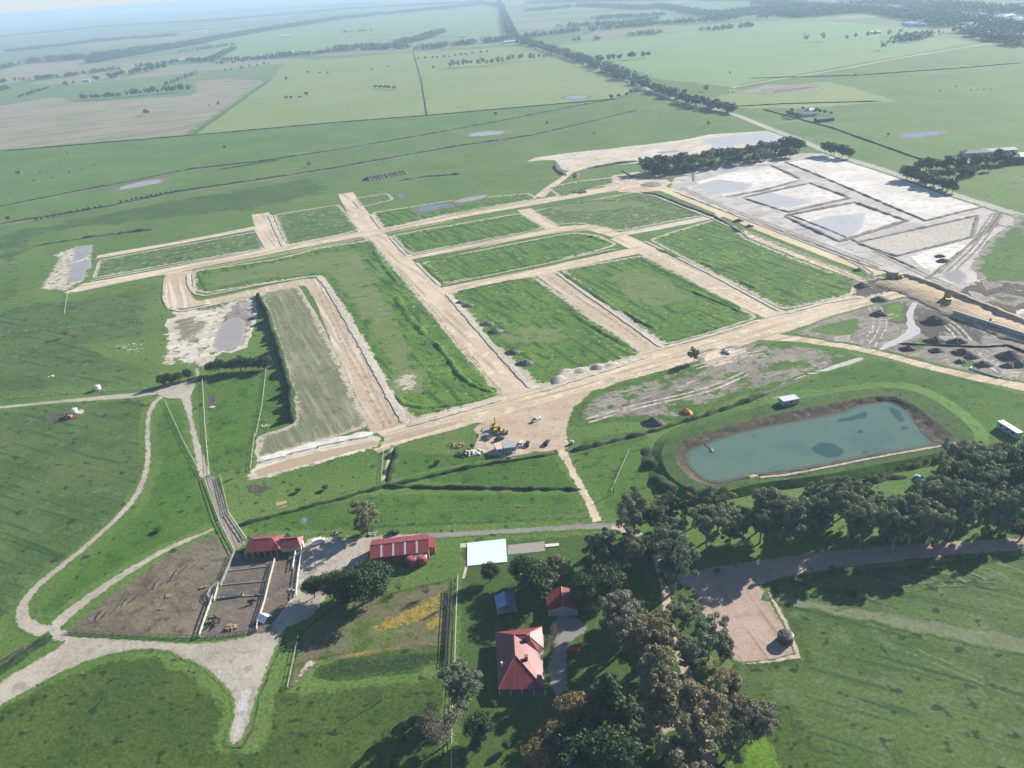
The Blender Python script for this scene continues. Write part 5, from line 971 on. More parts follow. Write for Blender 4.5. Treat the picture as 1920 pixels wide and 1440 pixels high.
def garage():
    f = frm((1028, 1156), (1083, 1154), 0); e = empty('garage', tuple(f[0]), f[1], 'double garage with dark red gable roof and pale grey front wall', 'garage'); L = 9.2; D = 8.5
    m = MB(); m.poly([(0, 0, 0), (L, 0, 0), (L, D, 0), (0, D, 0), (0, 0, 2.7), (L, 0, 2.7), (L, D, 2.7), (0, D, 2.7), (L/2, 0, 4.1), (L/2, D, 4.1)], [(0, 1, 5, 8, 4), (1, 2, 6, 5), (2, 3, 7, 9, 6), (3, 0, 4, 7)]); m.build('wall', GREYW, e)
    r = MB().slab([(-.4, -.3, 2.62), (L/2, -.3, 4.22), (L+.4, -.3, 2.62), (-.4, D+.3, 2.62), (L/2, D+.3, 4.22), (L+.4, D+.3, 2.62)], [(0, 1, 4, 3), (1, 2, 5, 4)], .1).build('roof', RED, e)
    MB().cyl((L/2, -.3, 4.26), (L/2, D+.3, 4.26), .12, k=6).build('ridge_cap', REDL, r)
    for x in (2.4, 6.8): MB().box((x, -.04, 1.15), (3.4, .08, 2.3)).build('roller_door', pmat('door_grey', (.28, .31, .34), .5), e)
garage()
def gazebo():
    f = frm((934, 1153), (968, 1148), 0); e = empty('open_shelter', tuple(f[0]), f[1], 'small open garden shelter with shiny blue and white gable roof', 'shelter'); L = f[2]; D = 6
    MB().slab([(-.3, -.4, 2.5), (L/2, -.4, 4.), (L+.3, -.4, 2.5), (-.3, D, 2.5), (L/2, D, 4.), (L+.3, D, 2.5)], [(0, 1, 4, 3), (1, 2, 5, 4)], .08).build('roof', BLUEROOF, e)
    for x in (0, L):
        for y in (0, D-.4): MB().box((x, y, 1.22), (.15, .15, 2.44)).build('post', WHITE, e)
    MB().box((L/2, D-.4, 1.15), (L-.2, .1, 2.3)).build('back_wall', TIMB, e); MB().box((L/2, D/2, .1), (L, D-.8, .14)).build('floor', CONC, e)
gazebo()
def machinery_shed():
    f = frm((694, 1047), (803, 1035), 3.8); e = empty('machinery_shed', tuple(f[0]), f[1], 'long red farm shed with four pale skylight strips in its roof', 'shed'); L = f[2]
    rl = tol(f, (694.7, 1022.6), 5.4); bk = tol(f, (694.7, 1013), 3.9); m, D = rl[1], bk[1]
    MB().poly([(0, .2, 0), (L, .2, 0), (L, D, 0), (0, D, 0), (0, .2, 3.7), (L, .2, 3.7), (L, D, 3.8), (0, D, 3.8), (0, m, 5.3), (L, m, 5.3)], [(0, 1, 5, 4), (1, 2, 6, 9, 5), (2, 3, 7, 6), (3, 0, 4, 8, 7)]).build('wall', pmat('red_wall', (.22, .05, .05), .6), e)
    r = MB().slab([(-.2, -.1, 3.8), (L+.2, -.1, 3.8), (L+.2, m, 5.4), (-.2, m, 5.4), (-.2, D+.2, 3.9), (L+.2, D+.2, 3.9)], [(0, 1, 2, 3), (3, 2, 5, 4)], .1).build('roof', RED, e)
    MB().cyl((-.2, m, 5.44), (L+.2, m, 5.44), .14, k=6).build('ridge_cap', REDL, r)
    for i in range(4):
        x = L*(.19+.205*i); MB().slab([(x-.33, .1, 3.87), (x+.33, .1, 3.87), (x+.33, m-.1, 5.42), (x-.33, m-.1, 5.42)], [(0, 1, 2, 3)], .03).build('skylight', SKY, r)
    a = MB().box((L+1.1, D*.62, 1.4), (2.2, D*.55, 2.8)).build('lean_to', REDL, e); MB().slab([(L+.02, D*.32, 3.3), (L+2.4, D*.32, 2.85), (L+2.4, D*.92, 2.85), (L+.02, D*.92, 3.3)], [(0, 1, 2, 3)], .08).build('lean_to_roof', RED, a)
    MB().box((L+.05, D*.25, 1.5), (.08, 2.6, 3.)).build('side_door', CREAM, e); MB().box((L*.3, .15, 1.4), (3.6, .08, 2.8)).build('sliding_door', pmat('dark_red', (.15, .03, .03), .6), e)
machinery_shed()
TK = pmat('tank_red', (.30, .06, .055), .5, 0, .12)
def round_tank(px, r, h, mat, top, label, name='water_tank', group=None, dome=.6):
    e = place(name, px, 0, label, 'tank', group)
    MB().cyl((0, 0, 0), (0, 0, h), r, k=28).build('tank_wall', mat, e, True)
    m = MB(); k = 28; V = []; 
    for i in range(5):
        a = i/4*pi/2; rr = r*1.03*cos(a) if i < 4 else .02; V += [(cos(2*pi*j/k)*rr, sin(2*pi*j/k)*rr, h+.03+dome*sin(a)) for j in range(k)]
    m.poly(V, [(i*k+j, i*k+(j+1) % k, (i+1)*k+(j+1) % k, (i+1)*k+j) for i in range(4) for j in range(k)]); t = m.build('tank_top', top, e, True)
    MB().cyl((r*.45, 0, h+dome*.8), (r*.45, 0, h+dome+.12), .3, k=10).build('hatch', DKM, t); MB().cyl((r+.12, 0, .1), (r+.12, 0, h), .05, k=6).build('pipe', WHITE, e); return e
round_tank((774, 1058), 2.1, 2.9, TK, REDL, 'red water tank with rounded top, left one of the pair below the skylight shed', group='red water tanks')
round_tank((791, 1055), 2.1, 2.9, TK, REDL, 'red water tank with paler top, right one of the pair below the skylight shed', group='red water tanks')
round_tank((141, 775), 1.5, 2.1, WHITE, WHITE, 'white tank beside the rusty machine in the lower left paddock', dome=.9)
round_tank((184, 731), 1.6, 2.0, WHITE, WHITE, 'white tank alone in the paddock above the farm track', dome=.9)
round_tank((1072, 832), .8, 1.4, STEEL, WHITE, 'small pale drum tank on grass right of the dirt lane', dome=.3)
e = round_tank((1472, 1201), 2.3, 2.3, DKM, DKM, 'black round tank with a hole on top at the edge of the pink yard', dome=.3)
m = MB().box((-.3, .1, 2.68), (1.5, 3.0, .1)).build('dark_hole', BLK, e)  # black plate stands for the unlit inside of the hole
round_tank((1413, 902), 2.0, 1.6, DKM, pmat('tan_cover', (.42, .34, .18), .8), 'round intake tank with tan cover on the near bank of the dam', dome=.4)

def dairy():
    f = frm((457, 1037), (563, 1027), 2.9); e = empty('milking_shed', tuple(f[0]), f[1], 'red roofed milking shed with open posts above the concrete yards', 'shed'); L = f[2]
    r = MB().hip(0, 0, L*.64, 9.2, 2.9, 5.0, 3.4).hip(L*.56, .8, L, 7.2, 2.8, 4.5, 1.5).build('roof', RED, e)
    MB().cyl((3.4, 4.6, 5.05), (L*.6-3.4, 4.6, 5.05), .12, k=6).cyl((L*.56+1.5, 4.0, 4.55), (L-1.5, 4.0, 4.55), .12, k=6).build('ridge_cap', REDL, r)
    MB().box((L*.3, 7.4, 1.35), (L*.54, 2.4, 2.7)).box((L*.8, 4.4, 1.3), (L*.36, 4.6, 2.6)).build('wall', CREAM, e)
    for i in range(6): MB().box((.5+i*L*.11, .3, 1.4), (.16, .16, 2.8)).build('post', RAIL, e)
    MB().box((L+.02, 4.4, 1.1), (.1, 1.4, 2.)).build('door', WHITE, e)
    for i in range(5): MB().box((2.+i*L*.1, 3.2, .6), (.08, 3.4, .08)).box((2.+i*L*.1, 3.2, 1.), (.08, 3.4, .08)).build('stall_rail', STEEL, e)
dairy()
def plain_slab(name, px, z, t, mat, label, cat):
    v = [G(*p, z) for p in px]; c = sum(v)/len(v)
    o = MB().slab([(q[0]-c[0], q[1]-c[1], 0) for q in v], [tuple(range(len(v)))], t).build(name, mat); o.location = (c[0], c[1], z); return tag(o, label, cat)
if True:
    plain_slab('concrete_slab', [(876, 1061), (951, 1053), (948, 1010), (876, 1018)], .35, .4, SLABM, 'large smooth pale blue white slab on the lawn below the farm road', 'slab')
    plain_slab('concrete_slab', [(952, 1040), (1022, 1033), (1021, 1015), (952, 1022)], .14, .2, pmat('grey_paving', (.30, .29, .26), .9), 'grey weathered paving joined to the right side of the pale slab', 'paving')
    plain_slab('concrete_slab', [(1022, 1026), (1048, 1023), (1048, 1018), (1022, 1020)], .3, .3, pmat('white_paving', (.62, .60, .54), .9), 'narrow white strip at the right end of the grey paving', 'paving')
    plain_slab('concrete_slab', [(862, 1027), (876, 1026), (876, 1018), (863, 1019)], .12, .2, pmat('sand_paving', (.50, .45, .36), .9), 'small sandy pad touching the left side of the pale slab', 'paving')
    plain_slab('garden_path', [(866, 1085), (871, 1084), (877, 1063), (872, 1062)], .1, .1, pmat('sand_paving', (.5, .45, .36), .9), 'short sandy path at the lower left corner of the pale slab', 'path')

# fences ----------------------------------------------------------
def fence(px, label, h=1.2, sp=4., rails=3, pm=None, rm=None, name='fence', pr=.09, rr=.05, single=False, cat='fence', group=None, world=None, solid=False):
    pts = [G2(p) for p in px]; c = np.array(densify(pts, sp, 0, False)); o = c[0]
    if single:
        m = MB()
        for q in c: m.box((q[0]-o[0], q[1]-o[1], h/2), (pr*2, pr*2, h))
        for k in range(rails):
            for a, b in zip(c[:-1], c[1:]): m.cyl((*(a-o), h*(k+1)/rails-.06), (*(b-o), h*(k+1)/rails-.06), rr, k=4, cap=False)
        r = m.build(name, pm or TIMB); r.location = (o[0], o[1], .05); return tag(r, label, cat, group)
    e = empty(name, (o[0], o[1], .05), 0, label, cat, group); m = MB()
    for k in range(rails):
        for a, b in zip(c[:-1], c[1:]):
            if solid: 
                d = b-a; m.box((*((a+b)/2-o), h/2), (np.hypot(*d), .16, h*.98), atan2(d[1], d[0]))
            else: m.cyl((*(a-o), h*(k+1)/rails-.06), (*(b-o), h*(k+1)/rails-.06), rr, k=4, cap=False)
        if solid: break
    m.build('rail', rm or RAIL, e); pmx = None
    for q in c[:99]:
        if pmx is None: po = MB().box((0, 0, h/2+.04), (pr*2, pr*2, h+.08)).build('post', pm or TIMB, e); pmx = po.data
        else: po = link('post', pmx, e)
        po.location = (q[0]-o[0], q[1]-o[1], 0)
    return e
fence([(859, 1082), (856, 1150), (853, 1250), (848, 1340), (847, 1440), (846, 1500)], 'long white topped paddock fence running down left of the house', 1.3, 3.5, 2, RAIL, RAIL, rr=.08)
for dx, lab in ((7, 'nearest'), (12, 'second'), (17, 'third')): fence([(859-dx, 1105), (856-dx, 1165), (852-dx, 1245)], f'dark orchard wire line, {lab} to the long white fence', 1.4, 3., 2, DKM, DKM, rr=.1, name='wire_trellis', cat='trellis')
fence([(441, 1037), (430, 1065), (415, 1100)], 'pale double rail along the left side of the upper concrete yards', 1.5, 2.5, 3, RAIL, STEEL, rr=.09, name='yard_rail')
fence([(411, 1098), (403, 1128)], 'solid pale panel rail between the middle yard and the curved gate', 1.5, 2., 3, RAIL, RAIL, rr=.12, name='yard_rail')
fence([(400, 1122), (388, 1155), (375, 1194)], 'thick pale rail along the left side of the lowest concrete yard', 1.4, 2.5, 2, WHITE, RAIL, rr=.16, name='yard_rail')
fence([(516, 1052), (505, 1095), (497, 1130), (484, 1170), (482, 1184)], 'long pale rail down the middle between the concrete yards', 1.4, 2.5, 3, RAIL, RAIL, rr=.13, name='yard_rail')
fence([(555, 1038), (550, 1068)], 'short white rail below the right end of the milking shed', 1.4, 2., 2, WHITE, WHITE, rr=.12, name='yard_rail')
fence([(566, 1040), (560, 1080), (556, 1118)], 'white rail on the right edge of the concrete yards', 1.4, 2.5, 2, WHITE, WHITE, rr=.12, name='yard_rail')
fence([(375, 1195), (420, 1193), (482, 1184)], 'dark low rail closing the bottom of the lowest yard', 1.2, 2., 3, TIMB, TIMB, rr=.07, name='yard_rail')
fence([(130, 1184), (230, 1190), (370, 1196)], 'post and rail fence along the bottom of the muddy farm yard', 1.2, 3., 3, TIMB, TIMB, rr=.07)
fence([(409, 1096), (395, 1108), (390, 1120), (400, 1128)], 'curved pale gate rail bulging out left of the yards', 1.4, 1.5, 3, STEEL, STEEL, rr=.08, name='yard_gate', cat='gate')
for y, (a, b) in zip(('first', 'second', 'third'), [((424, 1072), (508, 1062)), ((415, 1098), (503, 1090)), ((411, 1122), (497, 1116))]): fence([a, b], f'low concrete step across the yards, {y} one below the milking shed', .35, 3., 1, CONC, CONC, solid=True, name='yard_kerb', cat='step', pr=.1)
fence([(413, 895), (430, 965)], 'tall dark rail on the right side of the upper cattle lane', 1.5, 3., 4, RAIL, TIMB, rr=.07)
fence([(383, 898), (410, 975), (440, 1035)], 'pale rail on the left side of the cattle lane', 1.2, 3., 2, RAIL, RAIL, rr=.09)
fence([(430, 965), (462, 1012)], 'pale rail on the right of the lower cattle lane by the milking shed', 1.2, 3., 2, WHITE, RAIL, rr=.11)
for px, lab in [([(380, 715), (385, 800), (393, 893)], 'pale fence line between the track crossing and the cattle lane'), ([(309, 752), (345, 830), (380, 895)], 'diagonal fence line left of the straight farm track'), ([(478, 815), (470, 880)], 'fence line along the left end of the striped lot'), ([(500, 690), (492, 760), (480, 820)], 'fence line in the green paddock beside the striped lot'), ([(-20, 752), (120, 738), (290, 728)], 'post fence above the left farm track'), ([(720, 840), (715, 905)], 'fence line beside the short pale path below the estate'), ([(1180, 845), (1146, 922)], 'fence line across the bright green field left of the dam'), ([(575, 1003), (700, 985), (1105, 968)], 'fence along the grass above the grey farm road'), ([(540, 1290), (560, 1195)], 'fence at the left of the flowering garden plot'), ([(128, 545), (121, 590)], 'short yellowish fence line below the left pond'), ([(0, 625), (130, 615), (300, 600)], 'faint fence line across the left paddock'), ([(1065, 855), (1215, 820)], 'fence line on the drain left of the dam')]: fence(px, lab, 1.1, 5., 2, RAIL, RAIL, single=True, rr=.05, pr=.09)
for px, lab in [([(775, 98), (790, 150), (801, 217)], 'dark hedge like fence line across the yellow green field'), ([(0, 284), (360, 254), (640, 229), (800, 217), (1150, 186)], 'long fence line at the lower edge of the brown and yellow fields'), ([(362, 253), (430, 205), (507, 150)], 'overgrown fence between the brown and the yellow green field'), ([(1430, 205), (1560, 240), (1700, 290), (1790, 320)], 'dark fence line on the far side of the main road'), ([(1400, 147), (1600, 142), (1800, 128), (1919, 118)], 'fence line across the far right pasture'), ([(1290, 205), (1470, 195), (1655, 190)], 'fence line behind the small farmhouse')]:
    o = ridge('field_fence', px, 1.6, 1.1, gmat('rank'), top=.5, jit=.5, label=lab, cat='fence', kind=None)

# poles, windmill -------------------------------------------------
def pole(px, h, label, arm=True):
    e = place('power_pole', px, radians(35), label, 'pole'); MB().cyl((0, 0, 0), (0, 0, h), .16, .11, 8).build('shaft', TIMB, e, True)
    if arm: MB().box((0, 0, h-.5), (1.9, .12, .12)).build('crossarm', TIMB, e)
    MB().cyl((0, 0, h), (0, 0, h+.25), .1, .05, 6).build('insulator', WHITE, e)
pole((716, 1313), 7.2, 'lone timber pole in the olive field below the flowering plot', False)
pole((593, 1069), 7.5, 'leaning timber pole on the gravel left of the skylight shed')
pole((1150, 925), 8, 'timber pole beside the dirt lane junction', True)
e = place('windmill', (578, 1011), radians(20), 'small windmill on a lattice tower behind the milking shed', 'windmill')
m = MB(); 
for a in range(4):
    x, y = (1 if a in (0, 1) else -1)*.9, (1 if a in (1, 2) else -1)*.9; m.cyl((x, y, 0), (x*.15, y*.15, 8.5), .06, .04, 5)
    for k in range(1, 5):
        f1 = 1-k*.18; x2, y2 = (-y, x); m.cyl((x*f1, y*f1, k*1.8), (x2*f1, y2*f1, k*1.8), .03, k=4)
m.build('tower', STEEL, e)
m = MB()
for k in range(14):
    a = 2*pi*k/14; d = np.array([cos(a), 0, sin(a)]); t = np.array([-sin(a), .25, cos(a)]); o = np.array([0, -.4, 8.8]); m.poly([o+d*.4-t*.1, o+d*1.4-t*.26, o+d*1.4+t*.26, o+d*.4+t*.1], [(0, 1, 2, 3)])
m.cyl((0, -.5, 8.8), (0, .4, 8.8), .16, k=8); m.build('wheel', WHITE, e); MB().box((0, 1.5, 8.8), (.06, 1.2, .8)).box((0, .7, 8.8), (.06, 1.2, .06)).build('tail_vane', STEEL, e)

# vehicles --------------------------------------------------------
def wheel_pair(e, xs, w_, r=.36, wd=.26):
    for x in xs:
        for s in (-1, 1):
            t = MB().cyl((x, s*(w_/2-wd/2)-wd/2, r), (x, s*(w_/2-wd/2)+wd/2, r), r, k=16).build('wheel', BLK, e, False); MB().cyl((x, s*(w_/2+.012), r), (x, s*(w_/2-.02), r), r*.55, k=10).build('rim', STEEL, t)
def shell(e, name, mat, secs, w_):
    """body lofted from (x, z low, z high, width factor) sections"""
    V, Fs = [], []
    for (x, z0, z1, k, kt) in secs:
        V += [(x, -w_/2*k, z0), (x, -w_/2*k*1.0, (z0+z1)*.5), (x, -w_/2*kt, z1), (x, w_/2*kt, z1), (x, w_/2*k, (z0+z1)*.5), (x, w_/2*k, z0)]
    n = len(secs)
    for i in range(n-1):
        for j in range(6): Fs.append((i*6+j, i*6+(j+1) % 6, (i+1)*6+(j+1) % 6, (i+1)*6+j))
    Fs += [tuple(range(5, -1, -1)), tuple(range((n-1)*6, n*6))]
    return MB().poly(V, Fs).build(name, mat, e)
def heading(a, b): return ang(a, b)
def car(px, rz, col, label, kind='car', group=None, L=4.6):
    paint = pmat('car_paint_'+'_'.join(str(int(c*100)) for c in col), col, .3, .1, .05, 1, .5)
    e = place({'ute': 'pickup_truck', 'van': 'van', 'car': 'parked_car'}[kind], px, rz, label, {'ute': 'pickup', 'van': 'van', 'car': 'car'}[kind], group); k = L/4.6
    if kind == 'ute':
        L = 5.2; shell(e, 'body', paint, [(-2.6, .5, .95, .9, .86), (-2.5, .4, 1.0, 1, .96), (.9, .38, 1.0, 1, .96), (2.0, .38, .98, 1, .9), (2.55, .45, .8, .9, .8)], 1.85)
        shell(e, 'cabin', paint, [(-.75, .98, 1.0, .9, .88), (-.6, .98, 1.68, .93, .76), (.35, .98, 1.72, .93, .76), (1.1, .98, 1.0, .92, .9)], 1.8)
        MB().box((-1.65, 0, 1.03), (1.7, 1.5, .06)).build('tray', DKM, e); MB().box((.75, 0, 1.36), (.5, 1.42, .5), 0, .6).build('windscreen', GLASS, e); wheel_pair(e, (-1.6, 1.6), 1.85)
    elif kind == 'van':
        shell(e, 'body', paint, [(-2.4, .45, 1.8, .94, .84), (-2.3, .38, 1.95, 1, .88), (1.0, .38, 1.95, 1, .88), (1.7, .38, 1.3, 1, .9), (2.4, .45, .9, .92, .85)], 1.9)
        MB().box((1.42, 0, 1.52), (.5, 1.55, .5), 0, .7).build('windscreen', GLASS, e); MB().box((-.2, 0, 1.5), (2.2, 1.8, .4)).build('side_window', GLASS, e); wheel_pair(e, (-1.5, 1.55), 1.9)
    else:
        shell(e, 'body', paint, [(-2.3*k, .5, .85, .88, .82), (-2.15*k, .38, .98, 1, .93), (-.2, .36, 1.0, 1, .95), (1.3*k, .36, .95, 1, .92), (2.25*k, .42, .72, .88, .8)], 1.8)
        shell(e, 'cabin', GLASS, [(-1.75*k, .94, .96, .88, .86), (-1.15*k, .94, 1.42, .9, .74), (.25*k, .94, 1.44, .9, .74), (1.05*k, .94, .97, .9, .88)], 1.74)
        MB().box((-.45*k, 0, 1.455), (1.3*k, 1.22, .05)).build('roof', paint, e); wheel_pair(e, (-1.4*k, 1.4*k), 1.8, .33)
    for s in (-1, 1): MB().box((2.38 if kind != 'ute' else 2.52, s*.62, .68), (.12, .3, .16)).build('headlight', SKY, e)
    return e
W_, D_ = (.80, .80, .80), (.03, .035, .045)
car((598, 1018), heading((590, 1019), (608, 1013)), W_, 'white van parked beside the milking shed', 'van')
car((1006, 788), heading((998, 792), (1016, 783)), W_, 'white pickup alone in the middle of the dirt yard', 'ute')
car((1025, 832), radians(70), D_, 'black car parked apart at the right of the dirt yard')
car((989, 834), radians(80), D_, 'black car parked beside the white car at the site office')
car((977, 834), radians(80), (.7, .7, .68), 'white car parked against the right end of the site office')
car((936, 825), heading((926, 828), (945, 821)), D_, 'black car parked in front of the pale site hut')
car((914, 820), radians(110), (.35, .37, .4), 'grey pickup left of the yellow machine', 'ute')
car((1362, 661), heading((1357, 659), (1372, 664)), W_, 'white pickup on the grass below the wide dirt road', 'ute')
car((1725, 899), heading((1720, 896), (1733, 903)), (.45, .62, .80), 'light blue car at the edge of the grove shade')
car((738, 1001), heading((730, 1003), (748, 999)), D_, 'dark car beside the farm road behind the skylight shed')
car((1898, 935), radians(-20), (.5, .55, .6), 'pale car among the trees at the right edge')

# site office ------------------------------------------------------
def container(px0, px1, wd, h, mat, label, name, topmat=None, win=2, door=True):
    f = frm(px0, px1, 0); e = empty(name, (f[0][0], f[0][1], .1), f[1], label, 'cabin'); L = f[2]
    MB().box((L/2, wd/2, h/2), (L, wd, h)).build('wall', mat, e); MB().box((L/2, wd/2, h+.06), (L+.16, wd+.16, .12)).build('roof', topmat or mat, e)
    for i in range(win): MB().box((L*(i+1)/(win+1.), -.03, h*.6), (.9, .06, .7)).build('window', GLASS, e)
    if door: MB().box((L-.04+.07, wd/2, 1.05), (.06, .8, 2.)).build('door', WHITE, e)
    k = max(2, int(L/1.2))
    m = MB()
    for i in range(k+1): m.box((.1+i*(L-.2)/k, -.02, h/2), (.08, .05, h*.96))
    m.build('corner_post', mat, e); return e
container((932, 853), (943, 851), 5.2, 2.5, pmat('hut_blue', (.36, .44, .52), .6), 'pale pinkish topped site hut at the left of the grey office', 'site_hut', pmat('hut_top', (.62, .50, .44), .7), 1)
container((945, 851), (968, 848), 5., 2.6, GREYW, 'grey site office container with green end by the fence line', 'site_office', STEEL, 3)
plain_slab('green_panel', [(961, 851), (968, 850), (968, 845), (961, 846)], 1.7, .1, pmat('green_sheet', (.12, .36, .28), .7), 'green sheet fixed at the right front corner of the site office', 'panel')
def excavator(px, rz, label, s=1.0):
    e = place('excavator', px, rz, label, 'excavator'); e.scale = (s,)*3
    for y in (-1.1, 1.1):
        t = MB().box((0, y, .4), (3.6, .55, .55)).cyl((-1.8, y-.27, .4), (-1.8, y+.27, .4), .38, k=10).cyl((1.8, y-.27, .4), (1.8, y+.27, .4), .38, k=10).build('track', BLK, e)
    MB().box((-.5, 0, 1.35), (3., 2.4, 1.), 0, .93).box((-1.7, 0, 1.5), (.8, 2.4, 1.1), 0, .8).build('body', YEL, e)
    c = MB().box((.5, .7, 2.1), (1.4, .95, 1.5), 0, .85).build('cab', GLASS, e); MB().box((.5, .7, 2.9), (1.3, .9, .08)).build('cab_roof', YEL, c)
    b = MB().cyl((.9, -.3, 1.5), (3.0, -.3, 3.7), .24, .2, 6).cyl((3.0, -.3, 3.7), (4.8, -.3, 3.1), .2, .16, 6).build('boom', YEL, e)
    a = MB().cyl((4.8, -.3, 3.1), (4.5, -.3, 1.1), .16, .13, 6).build('stick', YEL, e); MB().box((4.3, -.3, .7), (.8, 1.0, .7), 0, .7).build('bucket', DKM, a); return e
excavator((930, 803), radians(100), 'yellow excavator parked at the left of the dirt yard')
def loader(px, rz, label, col=YEL, s=1.):
    e = place('wheel_loader', px, rz, label, 'loader'); e.scale = (s,)*3
    MB().box((-1.4, 0, 1.4), (2.4, 1.9, 1.1), 0, .9).box((.6, 0, 1.2), (1.6, 1.5, .8)).build('body', col, e); MB().box((-.1, 0, 2.3), (1.2, 1.4, 1.3), 0, .85).build('cab', GLASS, e)
    MB().cyl((.8, .5, 1.5), (3., .5, .7), .12, k=6).cyl((.8, -.5, 1.5), (3., -.5, .7), .12, k=6).build('lift_arm', col, e); MB().box((3.3, 0, .6), (.9, 2.6, .9), 0, .7).build('bucket', DKM, e)
    wheel_pair(e, (-1.5, 1.5), 2.4, .75, .5); return e
loader((937, 812), radians(-10), 'yellow wheel loader in front of the excavator in the dirt yard')
loader((1855, 607), radians(150), 'small yellow machine on the embankment above the concrete wall')
loader((128, 784), radians(170), 'rusty orange machine in the mud beside a white tank', ORG, .9)
def dump_truck(px, rz, label, tipped=True, s=1.):
    e = place('dump_truck', px, rz, label, 'truck'); e.scale = (s,)*3
    MB().box((3.2, 0, 1.9), (2., 2.6, 1.6), 0, .9).box((4.4, 0, 1.3), (1., 2.2, .9)).build('cab', YEL, e); MB().box((3.6, 0, 2.35), (1.3, 2.64, .6), 0, .95).build('cab_window', GLASS, e); MB().box((0, 0, 1.1), (7.4, 1.2, .5)).build('chassis', DKM, e)
    bed = MB().poly([(-4., -1.5, 0), (2., -1.2, 0), (2., 1.2, 0), (-4., 1.5, 0), (-4.2, -1.6, 1.2), (2.3, -1.5, 1.6), (2.3, 1.5, 1.6), (-4.2, 1.6, 1.2)], [(0, 3, 2, 1), (0, 1, 5, 4), (1, 2, 6, 5), (2, 3, 7, 6)]).build('tipper_bed', pmat('worn_yellow', (.36, .30, .16), .8), e)
    if tipped: bed.location = (-2.8+.9, 0, 1.5); bed.rotation_euler = (0, -radians(58), 0)
    else: bed.location = (0, 0, 1.5)
    wheel_pair(e, (-2.6, -1.0, 3.4), 2.7, .75, .5); return e
dump_truck((1776, 566), heading((1776, 545), (1778, 570)), 'dump truck with its bed raised on the brown embankment', True, 1.25)
dump_truck((1675, 522), radians(-30), 'earthmoving truck at the end of the yellow clay road', False, 1.1)

# concrete culvert wall --------------------------------------------
def culvert():
    a, b = G(1785, 591, 0), G(1935, 640, 0); rz = atan2(b[1]-a[1], b[0]-a[0]); L = float(np.linalg.norm(b-a)); e = empty('culvert_wall', (a[0], a[1], -.2), rz, 'long pale concrete headwall with four dark culvert openings in the embankment', 'wall')
    up = 1 if (cos(rz)*0+1) else 1; h = 3.4
    MB().poly([(0, 0, h*.9), (0, .5, h*.9), (L, .5, h*.9), (L, 0, h*.9), (0, 0, h*.75), (L*.18, -.02, h*.45), (L*.35, -.02, 0), (L*.72, -.02, 0), (L, -.02, h*.75), (0, .5, 0), (L, .5, 0)], [(0, 4, 5, 6, 7, 8, 3), (0, 3, 2, 1), (1, 2, 10, 9)]).build('wall', CONC, e)
    MB().box((L/2, .2, h*.9+.1), (L, .7, .2)).build('coping', pmat('pale_concrete', (.62, .60, .57), .9), e)
    for i in range(4): MB().box((L*.47+i*2.1, -.05, .95), (1.5, .12, 1.7)).build('culvert_opening', DKM, e)  # solid dark panels, the shade inside the openings given as colour
    MB().box((L*.35-.3, -1.6, 1.), (.3, 3., 2.2)).build('wing_wall', CONC, e)
culvert()
ridge('embankment', [(1655, 524), (1720, 545), (1775, 572), (1850, 602), (1945, 642)], 23, .9, gmat('browndirt', bump=.12), top=.85, jit=.2, hvar=.02)
ridge('soil_bank', [(1690, 515), (1760, 540), (1850, 577), (1950, 618)], 5.5, 1.9, gmat('browndirt', bump=.12), top=.45, jit=.5, hvar=.15)

# pump house, long building, buoy -----------------------------------
container((1468, 771), (1497, 765), 4.2, 2.6, GREYW, 'grey pump house with pale roof on the far bank of the dam', 'pump_house', pmat('pale_roof', (.62, .66, .70), .4), 1).location.z = 2.2
f = frm((1868, 801), (1905, 824), 0); e = empty('transportable_building', (f[0][0], f[0][1], .1), f[1], 'long narrow white transportable building alone on the bright green field', 'building')
MB().box((f[2]/2, 1.3, 1.5), (f[2], 2.6, 2.6)).build('wall', pmat('grey_panel', (.40, .42, .45), .6), e); r = MB().box((f[2]/2, 1.3, 2.86), (f[2]+.2, 2.8, .12)).build('roof', WHITE, e)
for i in range(3): MB().box((f[2]*(.25+.25*i), 1.6, 2.98), (.35, .35, .16)).build('roof_vent', DKM, r)
for i in range(3): MB().box((f[2]*(.2+.3*i), -.03, 1.7), (1.1, .06, .7)).build('window', GLASS, e)
for i in range(2): MB().box((1+i*(f[2]-2), 1.3, .1), (.4, 2.3, .25)).build('skid', TIMB, e)
p = G(1335, 845, 1.3); e = empty('floating_pump', (p[0], p[1], 1.2), radians(100), 'small white floating pump with a dark pipe in the dam', 'pump'); MB().cyl((-.8, 0, .15), (.8, 0, .15), .35, k=8).build('float', WHITE, e); MB().cyl((0, 0, .2), (9, 1, .12), .1, k=6).build('hose', DKM, e); MB().box((0, 0, .6), (.5, .4, .5)).build('motor', WHITE, e)
e = place('calf_shelter', (497, 1163), radians(60), 'crumpled white calf shelter beside the lowest concrete yard', 'shelter'); MB().slab([(-2, -1.6, .9), (0, -1.6, 2.1), (2, -1.6, 1.), (-2, 1.8, 1.1), (.2, 1.7, 2.3), (2, 1.6, .8)], [(0, 1, 4, 3), (1, 2, 5, 4)], .05).build('roof', WHITE, e)
for x in (-1.8, 1.8):
    for y in (-1.4, 1.4): MB().box((x, y, .5), (.1, .1, 1.)).build('post', STEEL, e)
